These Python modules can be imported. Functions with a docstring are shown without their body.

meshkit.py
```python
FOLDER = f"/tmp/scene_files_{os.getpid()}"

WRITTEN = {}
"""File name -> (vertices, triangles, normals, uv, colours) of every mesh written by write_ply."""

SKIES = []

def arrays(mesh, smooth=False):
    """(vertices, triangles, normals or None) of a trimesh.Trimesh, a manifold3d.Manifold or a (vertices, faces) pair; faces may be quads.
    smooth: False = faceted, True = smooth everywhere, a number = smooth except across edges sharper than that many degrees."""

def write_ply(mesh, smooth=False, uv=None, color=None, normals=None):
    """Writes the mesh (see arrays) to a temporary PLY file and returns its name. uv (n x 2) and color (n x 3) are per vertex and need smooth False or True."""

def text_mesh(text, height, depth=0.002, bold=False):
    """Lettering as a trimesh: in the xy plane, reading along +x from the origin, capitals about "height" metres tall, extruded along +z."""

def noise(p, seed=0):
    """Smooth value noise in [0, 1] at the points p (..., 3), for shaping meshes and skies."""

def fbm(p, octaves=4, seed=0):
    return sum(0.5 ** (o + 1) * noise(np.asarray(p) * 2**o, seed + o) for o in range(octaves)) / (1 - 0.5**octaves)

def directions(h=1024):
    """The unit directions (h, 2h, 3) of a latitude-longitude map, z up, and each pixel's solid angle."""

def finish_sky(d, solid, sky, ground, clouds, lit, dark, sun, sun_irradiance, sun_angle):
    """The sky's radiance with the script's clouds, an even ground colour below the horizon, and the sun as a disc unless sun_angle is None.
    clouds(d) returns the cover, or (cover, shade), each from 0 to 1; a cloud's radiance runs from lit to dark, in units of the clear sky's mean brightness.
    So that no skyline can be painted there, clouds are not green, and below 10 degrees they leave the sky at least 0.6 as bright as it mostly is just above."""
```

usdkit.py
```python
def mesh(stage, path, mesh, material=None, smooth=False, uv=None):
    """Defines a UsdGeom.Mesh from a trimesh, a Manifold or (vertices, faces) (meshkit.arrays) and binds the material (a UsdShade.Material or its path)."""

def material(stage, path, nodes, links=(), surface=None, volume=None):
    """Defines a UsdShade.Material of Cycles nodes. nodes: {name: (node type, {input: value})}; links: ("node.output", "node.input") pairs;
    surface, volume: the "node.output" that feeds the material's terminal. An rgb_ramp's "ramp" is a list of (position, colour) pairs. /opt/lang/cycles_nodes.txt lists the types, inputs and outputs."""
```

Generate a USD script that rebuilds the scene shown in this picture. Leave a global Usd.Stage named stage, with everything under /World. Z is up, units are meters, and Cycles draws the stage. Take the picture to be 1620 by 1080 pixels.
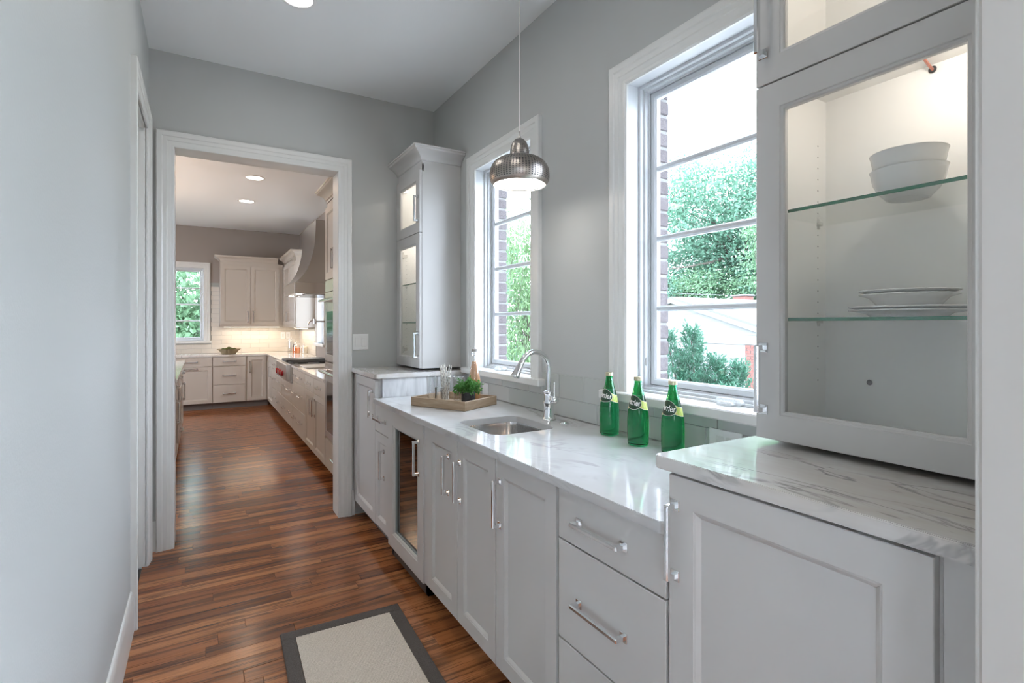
import math, random
import numpy as np, trimesh, manifold3d, shapely
from shapely.geometry import Polygon, Point, box as sbox
from pxr import Usd, UsdGeom, UsdLux, UsdShade, Gf, Sdf, Vt
import usdkit, meshkit

random.seed(7)
rng = np.random.default_rng(7)
stage = Usd.Stage.CreateInMemory()
UsdGeom.SetStageUpAxis(stage, 'Z')
UsdGeom.SetStageMetersPerUnit(stage, 1.0)
UsdGeom.Xform.Define(stage, '/World')
UsdGeom.Scope.Define(stage, '/World/Looks')

# ------------------------------------------------------------------ camera, sky, exposure
CAM_H, FPX, YAW, YH = 1.38, 821.1, math.radians(30.89), 513.1
cam = UsdGeom.Camera.Define(stage, '/World/camera')
cam.AddTranslateOp().Set(Gf.Vec3d(0, 0, CAM_H))
cam.AddRotateXYZOp().Set(Gf.Vec3f(90, 0, -math.degrees(YAW)))
cam.CreateHorizontalApertureAttr(36.0)
cam.CreateFocalLengthAttr(36.0 * FPX / 1620.0)
cam.CreateVerticalApertureOffsetAttr(-(540 - YH) / 1620.0 * 36.0)
cam.CreateClippingRangeAttr(Gf.Vec2f(0.02, 500))
cam.CreateExposureAttr(0.5)

SKY = 3.6
PUCK = 190.
PANTRY = 60.
KITCHEN = 24.
STRIP = 20.
ISLAND_FILL = 31.
DINING_FILL = 12.
dome = UsdLux.DomeLight.Define(stage, '/World/sky')
dome.CreateIntensityAttr(SKY)
dome.CreateColorAttr(Gf.Vec3f(0.83, 0.94, 1.10))


# ------------------------------------------------------------------ materials
M = {}


def ramp(*st):
    return [(p, c if isinstance(c, tuple) else (c, c, c)) for p, c in st]


def mat(name, nodes, links=(), surface='p.BSDF'):
    M[name] = usdkit.material(stage, '/World/Looks/' + name, nodes, links, surface=surface)
    return M[name]


def plain(name, col, rough=.5, metal=0., **kw):
    return mat(name, {'p': ('principled_bsdf', dict(base_color=col, roughness=rough, metallic=metal, **kw))})


def painted(name, col, rough=.5, scale=180, strength=.03, **kw):
    return mat(name, {'g': ('geometry', {}), 'n': ('noise_texture', dict(scale=scale, detail=2)),
                      'b': ('bump', dict(strength=strength, distance=.01)),
                      'p': ('principled_bsdf', dict(base_color=col, roughness=rough, **kw))},
               [('g.position', 'n.vector'), ('n.fac', 'b.height'), ('b.normal', 'p.normal')])


painted('wall_paint', (.465, .475, .465), .6, 120, .05)
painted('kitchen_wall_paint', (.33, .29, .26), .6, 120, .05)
painted('ceiling_paint', (.82, .84, .84), .7, 120, .04)
painted('trim_paint', (.69, .69, .67), .32, 60, .01)
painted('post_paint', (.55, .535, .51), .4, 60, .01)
painted('jamb_paint', (.60, .62, .64), .32, 60, .01)
painted('cabinet_paint', (.53, .52, .505), .38, 60, .012)
painted('cabinet_warm_lit', (.54, .495, .44), .38, 60, .012)  # cabinet off-white with the warm kitchen lamplight put into the colour
painted('cabinet_interior', (.85, .835, .80), .45, 60, .01)
plain('toe_kick', (.16, .14, .13), .6)
plain('chrome', (.82, .83, .84), .09, 1.)
plain('brushed_nickel', (.62, .60, .57), .25, 1.)
plain('steel', (.60, .585, .57), .26, 1.)
plain('steel_bright', (.70, .69, .68), .14, 1.)
plain('black_gloss', (.012, .012, .013), .08)
plain('black_iron', (.03, .03, .032), .45)
plain('dark_hole', (.03, .028, .026), .8)
plain('red_knob', (.30, .008, .012), .18)
plain('porcelain', (.78, .77, .75), .18)
plain('white_plastic', (.80, .80, .79), .3)
plain('grout', (.36, .37, .36), .8)
plain('copper_wire', (.50, .13, .06), .35)
plain('wine_slat', (.20, .085, .04), .4)
plain('cooler_inside', (.035, .03, .03), .5)
plain('gasket', (.25, .28, .28), .5)
plain('shelf_pin', (.62, .60, .56), .3)
plain('glass_edge', (.035, .17, .10), .08)
plain('glass_edge_blue', (.05, .17, .17), .08)
plain('liquid_amber', (.66, .34, .15), .25, transmission_weight=.35)
plain('orange_fruit', (.75, .22, .05), .4)
plain('cream_food', (.75, .66, .52), .5)
plain('soil', (.05, .035, .025), .9)
plain('moss', (.10, .11, .025), .9)
plain('wicker', (.28, .22, .13), .7)
plain('roof', (.11, .11, .117), .9)
plain('siding', (.215, .22, .22), .6)
plain('garage_door', (.19, .20, .205), .5)
plain('cable_black', (.08, .08, .08), .6)
plain('bottle_cap', (.55, .50, .34), .35, .7)
plain('label_dark', (.010, .045, .020), .4)
plain('label_gold', (.62, .60, .20), .35)
plain('label_lime', (.42, .60, .12), .35)
plain('label_white', (.82, .82, .78), .4)
painted('nickel_shade', (.46, .42, .385), .28, 260, .15, metallic=1.)
plain('lamp_liner', (.85, .84, .80), .5)
plain('cable_grey', (.62, .61, .59), .5)
plain('rubber', (.30, .28, .26), .6)
plain('paper', (.82, .82, .80), .6)
mat('lamp_glow', {'e': ('emission', dict(color=(1., .95, .88), strength=9.))}, surface='e.emission')
mat('bulb_glow', {'e': ('emission', dict(color=(1., .93, .84), strength=14.))}, surface='e.emission')
mat('strip_glow', {'e': ('emission', dict(color=(1., .86, .70), strength=6.))}, surface='e.emission')


def pane(name, tint, ior=1.45, rough=0.0):
    f0 = ((ior - 1) / (ior + 1)) ** 2      # Schlick, the same from both sides of the pane
    return mat(name, {'t': ('transparent_bsdf', dict(color=tint)), 'g': ('glossy_bsdf', dict(color=(1, 1, 1), roughness=rough)),
                      'l': ('layer_weight', dict(blend=.5)), 'w': ('math', dict(math_type='power', value2=5.)),
                      'f': ('math', dict(math_type='multiply_add', value2=1 - f0, value3=f0)), 'm': ('mix_closure', {})},
               [('l.facing', 'w.value1'), ('w.value', 'f.value1'), ('f.value', 'm.fac'), ('t.BSDF', 'm.closure1'), ('g.BSDF', 'm.closure2')], surface='m.closure')


pane('window_glass', (.98, .985, .985))
pane('door_glass', (.975, .98, .98), 1.6)
pane('shelf_glass', (.965, .985, .978), 1.5)
pane('clear_glass', (.97, .975, .975), 2.1)
pane('cooler_glass', (.42, .40, .38), 2.1)
pane('oven_glass', (.10, .10, .10), 2.2)
mat('bottle_glass', {'p': ('principled_bsdf', dict(base_color=(.04, .52, .20), roughness=.02, ior=1.42, transmission_weight=1.0))})
mat('soft_plastic', {'t': ('transparent_bsdf', dict(color=(.93, .94, .94))), 'p': ('principled_bsdf', dict(base_color=(.82, .84, .85), roughness=.25)), 'm': ('mix_closure', dict(fac=.55))},
    [('t.BSDF', 'm.closure1'), ('p.BSDF', 'm.closure2')], surface='m.closure')

# stone worktop: pale quartzite with thin dark veins that run along the counter
def stone(name, sc, rot, vein, base=(.74, .73, .715), warm=(.66, .62, .575), rough=.07, veincol=(.19, .18, .18)):
    mat(name, {'g': ('geometry', {}), 'mp': ('mapping', dict(scale=sc, rotation=rot)),
               'n0': ('noise_texture', dict(scale=1.0, detail=5, roughness=.62, distortion=.5)),
               'r0': ('rgb_ramp', dict(ramp=ramp((0, base), (.42, base), (.62, warm), (1, base)))),
               'n1': ('noise_texture', dict(scale=1.2, detail=5, roughness=.55, distortion=.9)),
               'r1': ('rgb_ramp', dict(ramp=ramp((0, 0.), (.482, 0.), (.499, 1.), (.505, .8), (.522, 0.), (1, 0.)))),
               'n2': ('noise_texture', dict(scale=3.2, detail=3)),
               'r2': ('rgb_ramp', dict(ramp=ramp((0, 0.), (.46, 0.), (.66, vein), (1, vein)))),
               'm': ('mix_color', dict(blend_type='multiply', fac=1.)),
               'c': ('mix_color', dict(b=veincol)), 'nw': ('noise_texture', dict(scale=2.2, detail=3)), 'wv': ('vector_math', dict(math_type='multiply_add', vector2=(.9, .9, .9))),
               'vo': ('voronoi_texture', dict(feature='distance_to_edge', scale=.55)), 'rv': ('rgb_ramp', dict(ramp=ramp((0, 1.), (.006, .75), (.016, 0.), (1, 0.)))),
               'n4': ('noise_texture', dict(scale=2.1, detail=2)), 'r4': ('rgb_ramp', dict(ramp=ramp((0, 0.), (.5, 0.), (.66, vein), (1, vein)))),
               'm2': ('mix_color', dict(blend_type='multiply', fac=1.)), 'mx': ('mix_color', dict(blend_type='lighten', fac=1.)),
               'p': ('principled_bsdf', dict(roughness=rough, ior=1.5))},
        [('g.position', 'mp.vector'), ('mp.vector', 'n0.vector'), ('mp.vector', 'n1.vector'), ('g.position', 'n2.vector'),
         ('n0.fac', 'r0.fac'), ('n1.fac', 'r1.fac'), ('n2.fac', 'r2.fac'), ('r1.color', 'm.a'), ('r2.color', 'm.b'),
         ('m.result', 'mx.a'), ('mp.vector', 'nw.vector'), ('nw.color', 'wv.vector1'), ('mp.vector', 'wv.vector3'), ('wv.vector', 'vo.vector'), ('vo.distance', 'rv.fac'),
         ('g.position', 'n4.vector'), ('n4.fac', 'r4.fac'), ('rv.color', 'm2.a'), ('r4.color', 'm2.b'), ('m2.result', 'mx.b'), ('mx.result', 'c.fac'), ('r0.color', 'c.a'), ('c.result', 'p.base_color')])


stone('quartzite', (5.2, 1.5, 5.), (0, 0, -.10), .95, base=(.60, .59, .575), warm=(.52, .48, .435))
stone('quartzite_pale', (2.2, 1.4, 3.), (0, 0, .5), .38, base=(.56, .565, .57), warm=(.51, .505, .50))
stone('quartzite_upright', (9., 9., 1.6), (0, .12, 0), 1., base=(.62, .625, .63), warm=(.42, .425, .435))
stone('quartzite_kitchen', (3., 2., 3.), (0, 0, .3), .4, base=(.74, .72, .69), warm=(.68, .65, .61))

# stained oak, one random shift and tone for every plank
mat('oak', {'g': ('geometry', {}), 'oi': ('object_info', {}), 'add': ('math', dict(math_type='add')), 'fr': ('math', dict(math_type='fraction')),
            'm9': ('math', dict(math_type='multiply', value2=37.)), 'cx': ('combine_xyz', {}),
            'va': ('vector_math', dict(math_type='add')),
            'mp': ('mapping', dict(scale=(2.6, 62., 12.))), 'mp2': ('mapping', dict(scale=(5., 150., 20.))), 'mp3': ('mapping', dict(scale=(.8, 6.5, 3.))),
            'n1': ('noise_texture', dict(scale=1.0, detail=4, roughness=.62, distortion=1.3)),
            'mp4': ('mapping', dict(scale=(1.1, 11., 4.))), 'n3': ('noise_texture', dict(scale=1.0, detail=2, distortion=.8)),
            'rc': ('rgb_ramp', dict(ramp=ramp((0, .12), (.38, .25), (.62, 1.), (1, 1.)))),
            'n2': ('noise_texture', dict(scale=1.0, detail=3, roughness=.6)),
            'w': ('wave_texture', dict(wave_type='bands', bands_direction='y', scale=.55, distortion=11., detail=3., detail_scale=1.1, detail_roughness=.6)),
            'rt': ('rgb_ramp', dict(ramp=ramp((0, (.195, .062, .023)), (.35, (.315, .107, .038)), (.7, (.43, .158, .058)), (1, (.55, .222, .088))))),
            'rg': ('rgb_ramp', dict(ramp=ramp((0, .16), (.40, .30), (.485, .92), (1, 1.18)))),
            'rw': ('rgb_ramp', dict(ramp=ramp((0, .30), (.10, .45), (.24, .95), (1, 1.05)))),
            'rp': ('rgb_ramp', dict(ramp=ramp((0, .55), (.42, .9), (.6, 1.), (1, 1.)))),
            'x1': ('mix_color', dict(blend_type='multiply')), 'x2': ('mix_color', dict(blend_type='multiply', fac=.7)), 'x3': ('mix_color', dict(blend_type='multiply', fac=.6)),
            'b': ('bump', dict(strength=.05, distance=.002)),
            'p': ('principled_bsdf', dict(roughness=.19, ior=1.5))},
    [('oi.random', 'add.value1'), ('g.random_per_island', 'add.value2'), ('add.value', 'fr.value1'), ('fr.value', 'm9.value1'),
     ('m9.value', 'cx.x'), ('m9.value', 'cx.y'), ('m9.value', 'cx.z'), ('g.position', 'va.vector1'), ('cx.vector', 'va.vector2'),
     ('va.vector', 'mp.vector'), ('va.vector', 'mp2.vector'), ('va.vector', 'mp3.vector'), ('va.vector', 'mp4.vector'), ('mp4.vector', 'n3.vector'), ('n3.fac', 'rc.fac'), ('rc.color', 'x1.fac'), ('mp.vector', 'n1.vector'), ('mp2.vector', 'n2.vector'), ('mp3.vector', 'w.vector'),
     ('fr.value', 'rt.fac'), ('n1.fac', 'rg.fac'), ('w.fac', 'rw.fac'), ('n2.fac', 'rp.fac'),
     ('rt.color', 'x1.a'), ('rg.color', 'x1.b'), ('x1.result', 'x2.a'), ('rw.color', 'x2.b'), ('x2.result', 'x3.a'), ('rp.color', 'x3.b'),
     ('x3.result', 'p.base_color'), ('n2.fac', 'b.height'), ('b.normal', 'p.normal')])

mat('tray_wood', {'g': ('geometry', {}), 'mp': ('mapping', dict(scale=(9, 9, 60.))), 'n': ('noise_texture', dict(scale=1., detail=5, distortion=.8)),
                  'r': ('rgb_ramp', dict(ramp=ramp((0, (.20, .13, .075)), (.5, (.36, .26, .17)), (1, (.50, .40, .30))))),
                  'p': ('principled_bsdf', dict(roughness=.55))},
    [('g.position', 'mp.vector'), ('mp.vector', 'n.vector'), ('n.fac', 'r.fac'), ('r.color', 'p.base_color')])


def speckle(name, c0, c1, scale, rough=.9, bump=.4, dist=.004):
    mat(name, {'g': ('geometry', {}), 'n': ('noise_texture', dict(scale=scale, detail=3, roughness=.7)), 'r': ('rgb_ramp', dict(ramp=ramp((.3, c0), (.7, c1)))),
               'b': ('bump', dict(strength=bump, distance=dist)), 'p': ('principled_bsdf', dict(roughness=rough))},
        [('g.position', 'n.vector'), ('n.fac', 'r.fac'), ('r.color', 'p.base_color'), ('n.fac', 'b.height'), ('b.normal', 'p.normal')])


speckle('rug_border', (.07, .06, .052), (.165, .142, .13), 330)
speckle('rug_weave', (.62, .54, .45), (.88, .80, .70), 240)
speckle('pot_black', (.012, .012, .014), (.05, .05, .055), 160, .5)
speckle('brick_a', (.045, .034, .036), (.075, .06, .062), 60)
speckle('brick_b', (.055, .045, .047), (.09, .074, .076), 60)
speckle('brick_red', (.13, .05, .042), (.19, .08, .065), 30)
speckle('mortar', (.13, .125, .12), (.17, .165, .155), 90)
speckle('concrete', (.40, .39, .37), (.50, .49, .47), 20)
speckle('lawn', (.06, .085, .045), (.10, .125, .075), 6)
speckle('bark', (.05, .04, .03), (.11, .09, .075), 12)

mat('tile_glaze', {'g': ('geometry', {}), 'n': ('noise_texture', dict(scale=7., detail=1)), 'b': ('bump', dict(strength=.08, distance=.01)),
                   'oi': ('object_info', {}), 'r': ('rgb_ramp', dict(ramp=ramp((0, (.46, .48, .46)), (1, (.52, .53, .51))))),
                   'p': ('principled_bsdf', dict(roughness=.08, ior=1.55))},
    [('g.position', 'n.vector'), ('n.fac', 'b.height'), ('b.normal', 'p.normal'), ('oi.random', 'r.fac'), ('r.color', 'p.base_color')])
plain('tile_cream', (.66, .62, .56), .2)


def leaf_mat(name, c0, c1, tr=.35):
    mat(name, {'g': ('geometry', {}), 'r': ('rgb_ramp', dict(ramp=ramp((0, c0), (1, c1)))), 'd': ('principled_bsdf', dict(roughness=.55)),
               't': ('translucent_bsdf', {}), 'm': ('mix_closure', dict(fac=tr))},
        [('g.random_per_island', 'r.fac'), ('r.color', 'd.base_color'), ('r.color', 't.color'), ('d.BSDF', 'm.closure1'), ('t.BSDF', 'm.closure2')], surface='m.closure')


leaf_mat('leaf_oak', (.085, .19, .125), (.16, .31, .20))
leaf_mat('leaf_lime', (.15, .27, .15), (.25, .38, .21))
leaf_mat('leaf_willow', (.12, .22, .09), (.24, .36, .15))
leaf_mat('leaf_juniper', (.035, .12, .072), (.085, .22, .135), .2)
leaf_mat('leaf_herb', (.08, .24, .05), (.34, .52, .20), .3)

# perforated hammered metal of the pendant is geometry; straws carry a printed spiral
mat('straw_paper', {'tc': ('texture_coordinate', {}), 'w': ('wave_texture', dict(wave_type='bands', bands_direction='diagonal', scale=22.)),
                    'r': ('rgb_ramp', dict(ramp=ramp((0, (.48, .45, .41)), (.22, (.48, .45, .41)), (.30, (.80, .78, .73)), (1, (.80, .78, .73))))),
                    'p': ('principled_bsdf', dict(roughness=.7))},
    [('tc.object', 'w.vector'), ('w.fac', 'r.fac'), ('r.color', 'p.base_color')])

# ------------------------------------------------------------------ object helpers
used = {}
ORIGIN = {}


def fresh(parent, name):
    key = parent + '/' + name
    n = used.get(key, -1) + 1
    used[key] = n
    return key if n == 0 else f'{key}_{n:03d}'


def tag(prim, label=None, cat=None, group=None, kind=None):
    for k, v in (('label', label), ('category', cat), ('group', group), ('kind', kind)):
        if v:
            prim.SetCustomDataByKey(k, v)


def thing(name, label=None, cat=None, loc=(0, 0, 0), group=None, kind=None):
    path = fresh('/World', name)
    x = UsdGeom.Xform.Define(stage, path)
    if any(loc):
        x.AddTranslateOp().Set(Gf.Vec3d(*map(float, loc)))
    ORIGIN[path] = np.array(loc, float)
    tag(x.GetPrim(), label, cat, group, kind)
    return path


def put(parent, name, mesh, material, smooth=35, label=None, kind=None):
    """A mesh given in world coordinates as a part (or sub-part) of parent."""
    path = fresh(parent, name)
    top = '/'.join(path.split('/')[:3])
    o = ORIGIN.get(top)
    v, f, n = meshkit.arrays(mesh, smooth)
    if o is not None and o.any():
        v = v - o
    p = UsdGeom.Mesh.Define(stage, path)
    p.CreatePointsAttr(Vt.Vec3fArray.FromNumpy(v.astype(np.float32)))
    p.CreateFaceVertexCountsAttr(Vt.IntArray.FromNumpy(np.full(len(f), 3, np.int32)))
    p.CreateFaceVertexIndicesAttr(Vt.IntArray.FromNumpy(f.astype(np.int32).ravel()))
    p.CreateSubdivisionSchemeAttr('none')
    if n is not None:
        p.CreateNormalsAttr(Vt.Vec3fArray.FromNumpy(n.astype(np.float32)))
        p.SetNormalsInterpolation('vertex')
    UsdShade.MaterialBindingAPI.Apply(p.GetPrim()).Bind(M[material])
    tag(p.GetPrim(), label, kind=kind)
    return path


def single(name, mesh, material, label=None, cat=None, group=None, kind=None, smooth=35, loc=None):
    """A top-level thing that is one mesh."""
    n = used.get('/World/' + name, -1) + 1
    path = f'/World/{name}' if n == 0 else f'/World/{name}_{n:03d}'
    if loc is not None:
        ORIGIN[path] = np.array(loc, float)
    p = put('/World', name, mesh, material, smooth)
    if loc is not None:
        UsdGeom.Xformable(stage.GetPrimAtPath(p)).AddTranslateOp().Set(Gf.Vec3d(*map(float, loc)))
    tag(stage.GetPrimAtPath(p), label, cat, group, kind)
    return p


def struct(name, mesh, material, smooth=35):
    return single(name, mesh, material, kind='structure', smooth=smooth)


# ------------------------------------------------------------------ shape helpers
def cat(*ms):
    out = []
    for m in ms:
        if isinstance(m, (list, tuple)):
            out += m
        else:
            out.append(m)
    return trimesh.util.concatenate([tm(m) for m in out])


def tm(m):
    if isinstance(m, trimesh.Trimesh):
        return m
    v, f, _ = meshkit.arrays(m)
    return trimesh.Trimesh(v, f, process=False)


def bx(x0, x1, y0, y1, z0, z1, b=0.):
    x0, x1, y0, y1, z0, z1 = min(x0, x1), max(x0, x1), min(y0, y1), max(y0, y1), min(z0, z1), max(z0, z1)
    b = min(b, .49 * (x1 - x0), .49 * (y1 - y0), .49 * (z1 - z0))
    if b <= 0:
        m = trimesh.creation.box((x1 - x0, y1 - y0, z1 - z0))
        m.apply_translation(((x0 + x1) / 2, (y0 + y1) / 2, (z0 + z1) / 2))
        return m
    pts = []
    for sx in (0, 1):
        for sy in (0, 1):
            for sz in (0, 1):
                X, Y, Z = (x0, x1)[sx], (y0, y1)[sy], (z0, z1)[sz]
                dx, dy, dz = (b, -b)[sx], (b, -b)[sy], (b, -b)[sz]
                pts += [(X, Y + dy, Z + dz), (X + dx, Y, Z + dz), (X + dx, Y + dy, Z)]
    return tm(manifold3d.Manifold.hull_points(np.array(pts)))


def mbox(x0, x1, y0, y1, z0, z1):
    return manifold3d.Manifold.cube((x1 - x0, y1 - y0, z1 - z0)).translate((x0, y0, z0))


FACING = {'-x': ((0, -1, 0), (0, 0, 1), (-1, 0, 0)), '+x': ((0, 1, 0), (0, 0, 1), (1, 0, 0)),
          '-y': ((1, 0, 0), (0, 0, 1), (0, -1, 0)), '+y': ((-1, 0, 0), (0, 0, 1), (0, 1, 0))}


def frame_of(facing, plane, u_start, z0):
    """Origin on the plane; u runs along the face as seen from its front."""
    U, V, N = (np.array(a, float) for a in FACING[facing])
    o = np.zeros(3)
    o[0 if 'x' in facing else 1] = plane
    o[1 if 'x' in facing else 0] = u_start
    o[2] = z0
    return o, U, V, N


def onface(fr, pts):
    o, U, V, N = fr
    pts = np.asarray(pts, float)
    return o + pts[:, :1] * U + pts[:, 1:2] * V + pts[:, 2:3] * N


def rings(fr, w, h, steps, close=True, openback=False):
    """Rectangular rings (inset, depth): the first is the back edge, the last is filled when close."""
    v, f = [], []
    for ins, d in steps:
        v += [(ins, ins, d), (w - ins, ins, d), (w - ins, h - ins, d), (ins, h - ins, d)]
    for k in range(len(steps) - 1):
        for i in range(4):
            a, b = 4 * k + i, 4 * k + (i + 1) % 4
            f += [(a, b, b + 4), (a, b + 4, a + 4)]
    if close:
        L = 4 * (len(steps) - 1)
        f += [(L, L + 1, L + 2), (L, L + 2, L + 3)]
        f += [(0, 2, 1), (0, 3, 2)]
    else:
        L = 4 * (len(steps) - 1)
        for i in range(4):
            a, b = L + i, L + (i + 1) % 4
            c, d_ = i, (i + 1) % 4
            f += [(a, b, d_), (a, d_, c)]
    return trimesh.Trimesh(onface(fr, v), f, process=False)


def shaker(fr, w, h, st=.06, t=.02, rec=.011):
    e = .0015
    return rings(fr, w, h, [(0, 0), (0, t - e), (e, t), (st - .004, t), (st - .002, t - .002), (st + .001, t - .003), (st + .010, t - rec), (st + .013, t - rec)])


def slab(fr, w, h, t=.02):
    return rings(fr, w, h, [(0, 0), (0, t - .0015), (.0015, t)])


def glass_door(fr, w, h, st=.075, t=.02):
    e = .0015
    return rings(fr, w, h, [(0, 0), (0, t - e), (e, t), (st - .010, t), (st - .008, t - .003), (st - .003, t - .004), (st, t - .008), (st, 0)], close=False)


def tube(path, r, n=10, caps=True):
    path = np.asarray(path, float)
    r = np.full(len(path), r) if np.ndim(r) == 0 else np.asarray(r, float)
    t = np.gradient(path, axis=0)
    t /= np.linalg.norm(t, axis=1, keepdims=True) + 1e-12
    a = np.array([0, 0, 1.]) if abs(t[0][2]) < .9 else np.array([1., 0, 0])
    nrm = np.cross(t[0], a)
    nrm /= np.linalg.norm(nrm)
    V, F = [], []
    for i in range(len(path)):
        nrm = nrm - t[i] * (nrm @ t[i])
        nrm /= np.linalg.norm(nrm)
        b = np.cross(t[i], nrm)
        for k in range(n):
            q = 2 * math.pi * k / n
            V.append(path[i] + r[i] * (math.cos(q) * nrm + math.sin(q) * b))
    for i in range(len(path) - 1):
        for k in range(n):
            a_, b_ = i * n + k, i * n + (k + 1) % n
            F += [(a_, b_, b_ + n), (a_, b_ + n, a_ + n)]
    if caps:
        V += [path[0], path[-1]]
        c0, c1 = len(V) - 2, len(V) - 1
        L = (len(path) - 1) * n
        for k in range(n):
            F += [(c0, (k + 1) % n, k), (c1, L + k, L + (k + 1) % n)]
    return trimesh.Trimesh(np.array(V), F, process=False)


def lathe(prof, c, n=40, axis=None):
    """prof: (r, z) pairs listed counterclockwise in the r-z half plane (outside going up)."""
    prof = np.asarray(prof, float)
    V, F = [], []
    m = len(prof)
    for k in range(n):
        q = 2 * math.pi * k / n
        for r, z in prof:
            V.append((r * math.cos(q), r * math.sin(q), z))
    for k in range(n):
        k2 = (k + 1) % n
        for i in range(m - 1):
            a, b, d, e = k * m + i, k2 * m + i, k2 * m + i + 1, k * m + i + 1
            if prof[i][0] > 1e-9:
                F.append((a, b, d))
            if prof[i + 1][0] > 1e-9:
                F.append((a, d, e))
    V = np.array(V)
    if axis is not None:
        T = trimesh.geometry.align_vectors((0, 0, 1), axis)
        V = V @ T[:3, :3].T
    mesh = trimesh.Trimesh(V + np.asarray(c, float), F, process=False)
    mesh.merge_vertices(digits_vertex=7)
    return mesh


def smooth_curve(pts, n=8):
    pts = np.asarray(pts, float)
    P = np.vstack([2 * pts[0] - pts[1], pts, 2 * pts[-1] - pts[-2]])
    out = []
    for i in range(1, len(P) - 2):
        for k in range(n):
            t = k / n
            out.append(.5 * (2 * P[i] + (P[i + 1] - P[i - 1]) * t + (2 * P[i - 1] - 5 * P[i] + 4 * P[i + 1] - P[i + 2]) * t * t + (3 * P[i] - P[i - 1] - 3 * P[i + 1] + P[i + 2]) * t ** 3))
    out.append(P[-2])
    return np.array(out)


CASING = [(0, 0), (0, .012), (.004, .015), (.016, .015), (.020, .017), (.036, .018), (.040, .021), (.060, .022), (.066, .026), (.088, .027), (.095, .024), (.095, 0)]


def casing(fr, w, h, prof=CASING, sides='ltr'):
    """Mitred moulding around an opening of w x h that starts at the frame's origin; prof: (distance outwards, thickness)."""
    V, F = [], []
    m = len(prof)
    full = sides == 'all'
    for d, t in prof:
        V += ([(-d, -d if full else 0, t), (-d, h + d, t), (w + d, h + d, t), (w + d, -d if full else 0, t)])
    pairs = [(0, 1), (1, 2), (2, 3)] + ([(3, 0)] if full else [])
    for i in range(m - 1):
        for a, b in pairs:
            p, q, r_, s = 4 * i + a, 4 * i + b, 4 * (i + 1) + b, 4 * (i + 1) + a
            F += [(p, q, r_), (p, r_, s)]
    return trimesh.Trimesh(onface(fr, V), F, process=False)


def extrude_profile(poly, a, b, axis):
    """poly: (p, q) outline counterclockwise, swept from a to b along 'x' or 'y'; p is the other horizontal axis, q is z."""
    m = trimesh.creation.extrude_polygon(Polygon(poly), b - a, engine='earcut')
    v = m.vertices.copy()
    if axis == 'y':
        m.vertices = np.c_[v[:, 0], a + v[:, 2], v[:, 1]]
        m.invert()
    else:
        m.vertices = np.c_[a + v[:, 2], v[:, 0], v[:, 1]]
    if m.volume < 0:
        m.invert()
    return m


def bar_pull(p, along, out, length=.175, proj=.036, w=.0135):
    """A square bar pull centred on the point p of the face; along and out are unit vectors."""
    p, a, o = np.array(p, float), np.array(along, float), np.array(out, float)
    c = np.cross(a, o)

    def blk(ca, co, la, lo, lc, b=.0012):
        m = bx(-la / 2, la / 2, -lo / 2, lo / 2, -lc / 2, lc / 2, b)
        m.vertices = p + a * ca + o * co + m.vertices[:, :1] * a + m.vertices[:, 1:2] * o + m.vertices[:, 2:3] * c
        if m.volume < 0:
            m.invert()
        return m

    s = length / 2 - w / 2
    parts = [blk(0, proj - w / 2, length, w, w, .003)]
    for k in (-1, 1):
        parts += [blk(k * s, proj / 2 - .002, w * .9, proj - .004, w * .9, .0008), blk(k * s, .0025, w * 1.9, .005, w * 1.9, .001)]
    return cat(parts)


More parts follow.
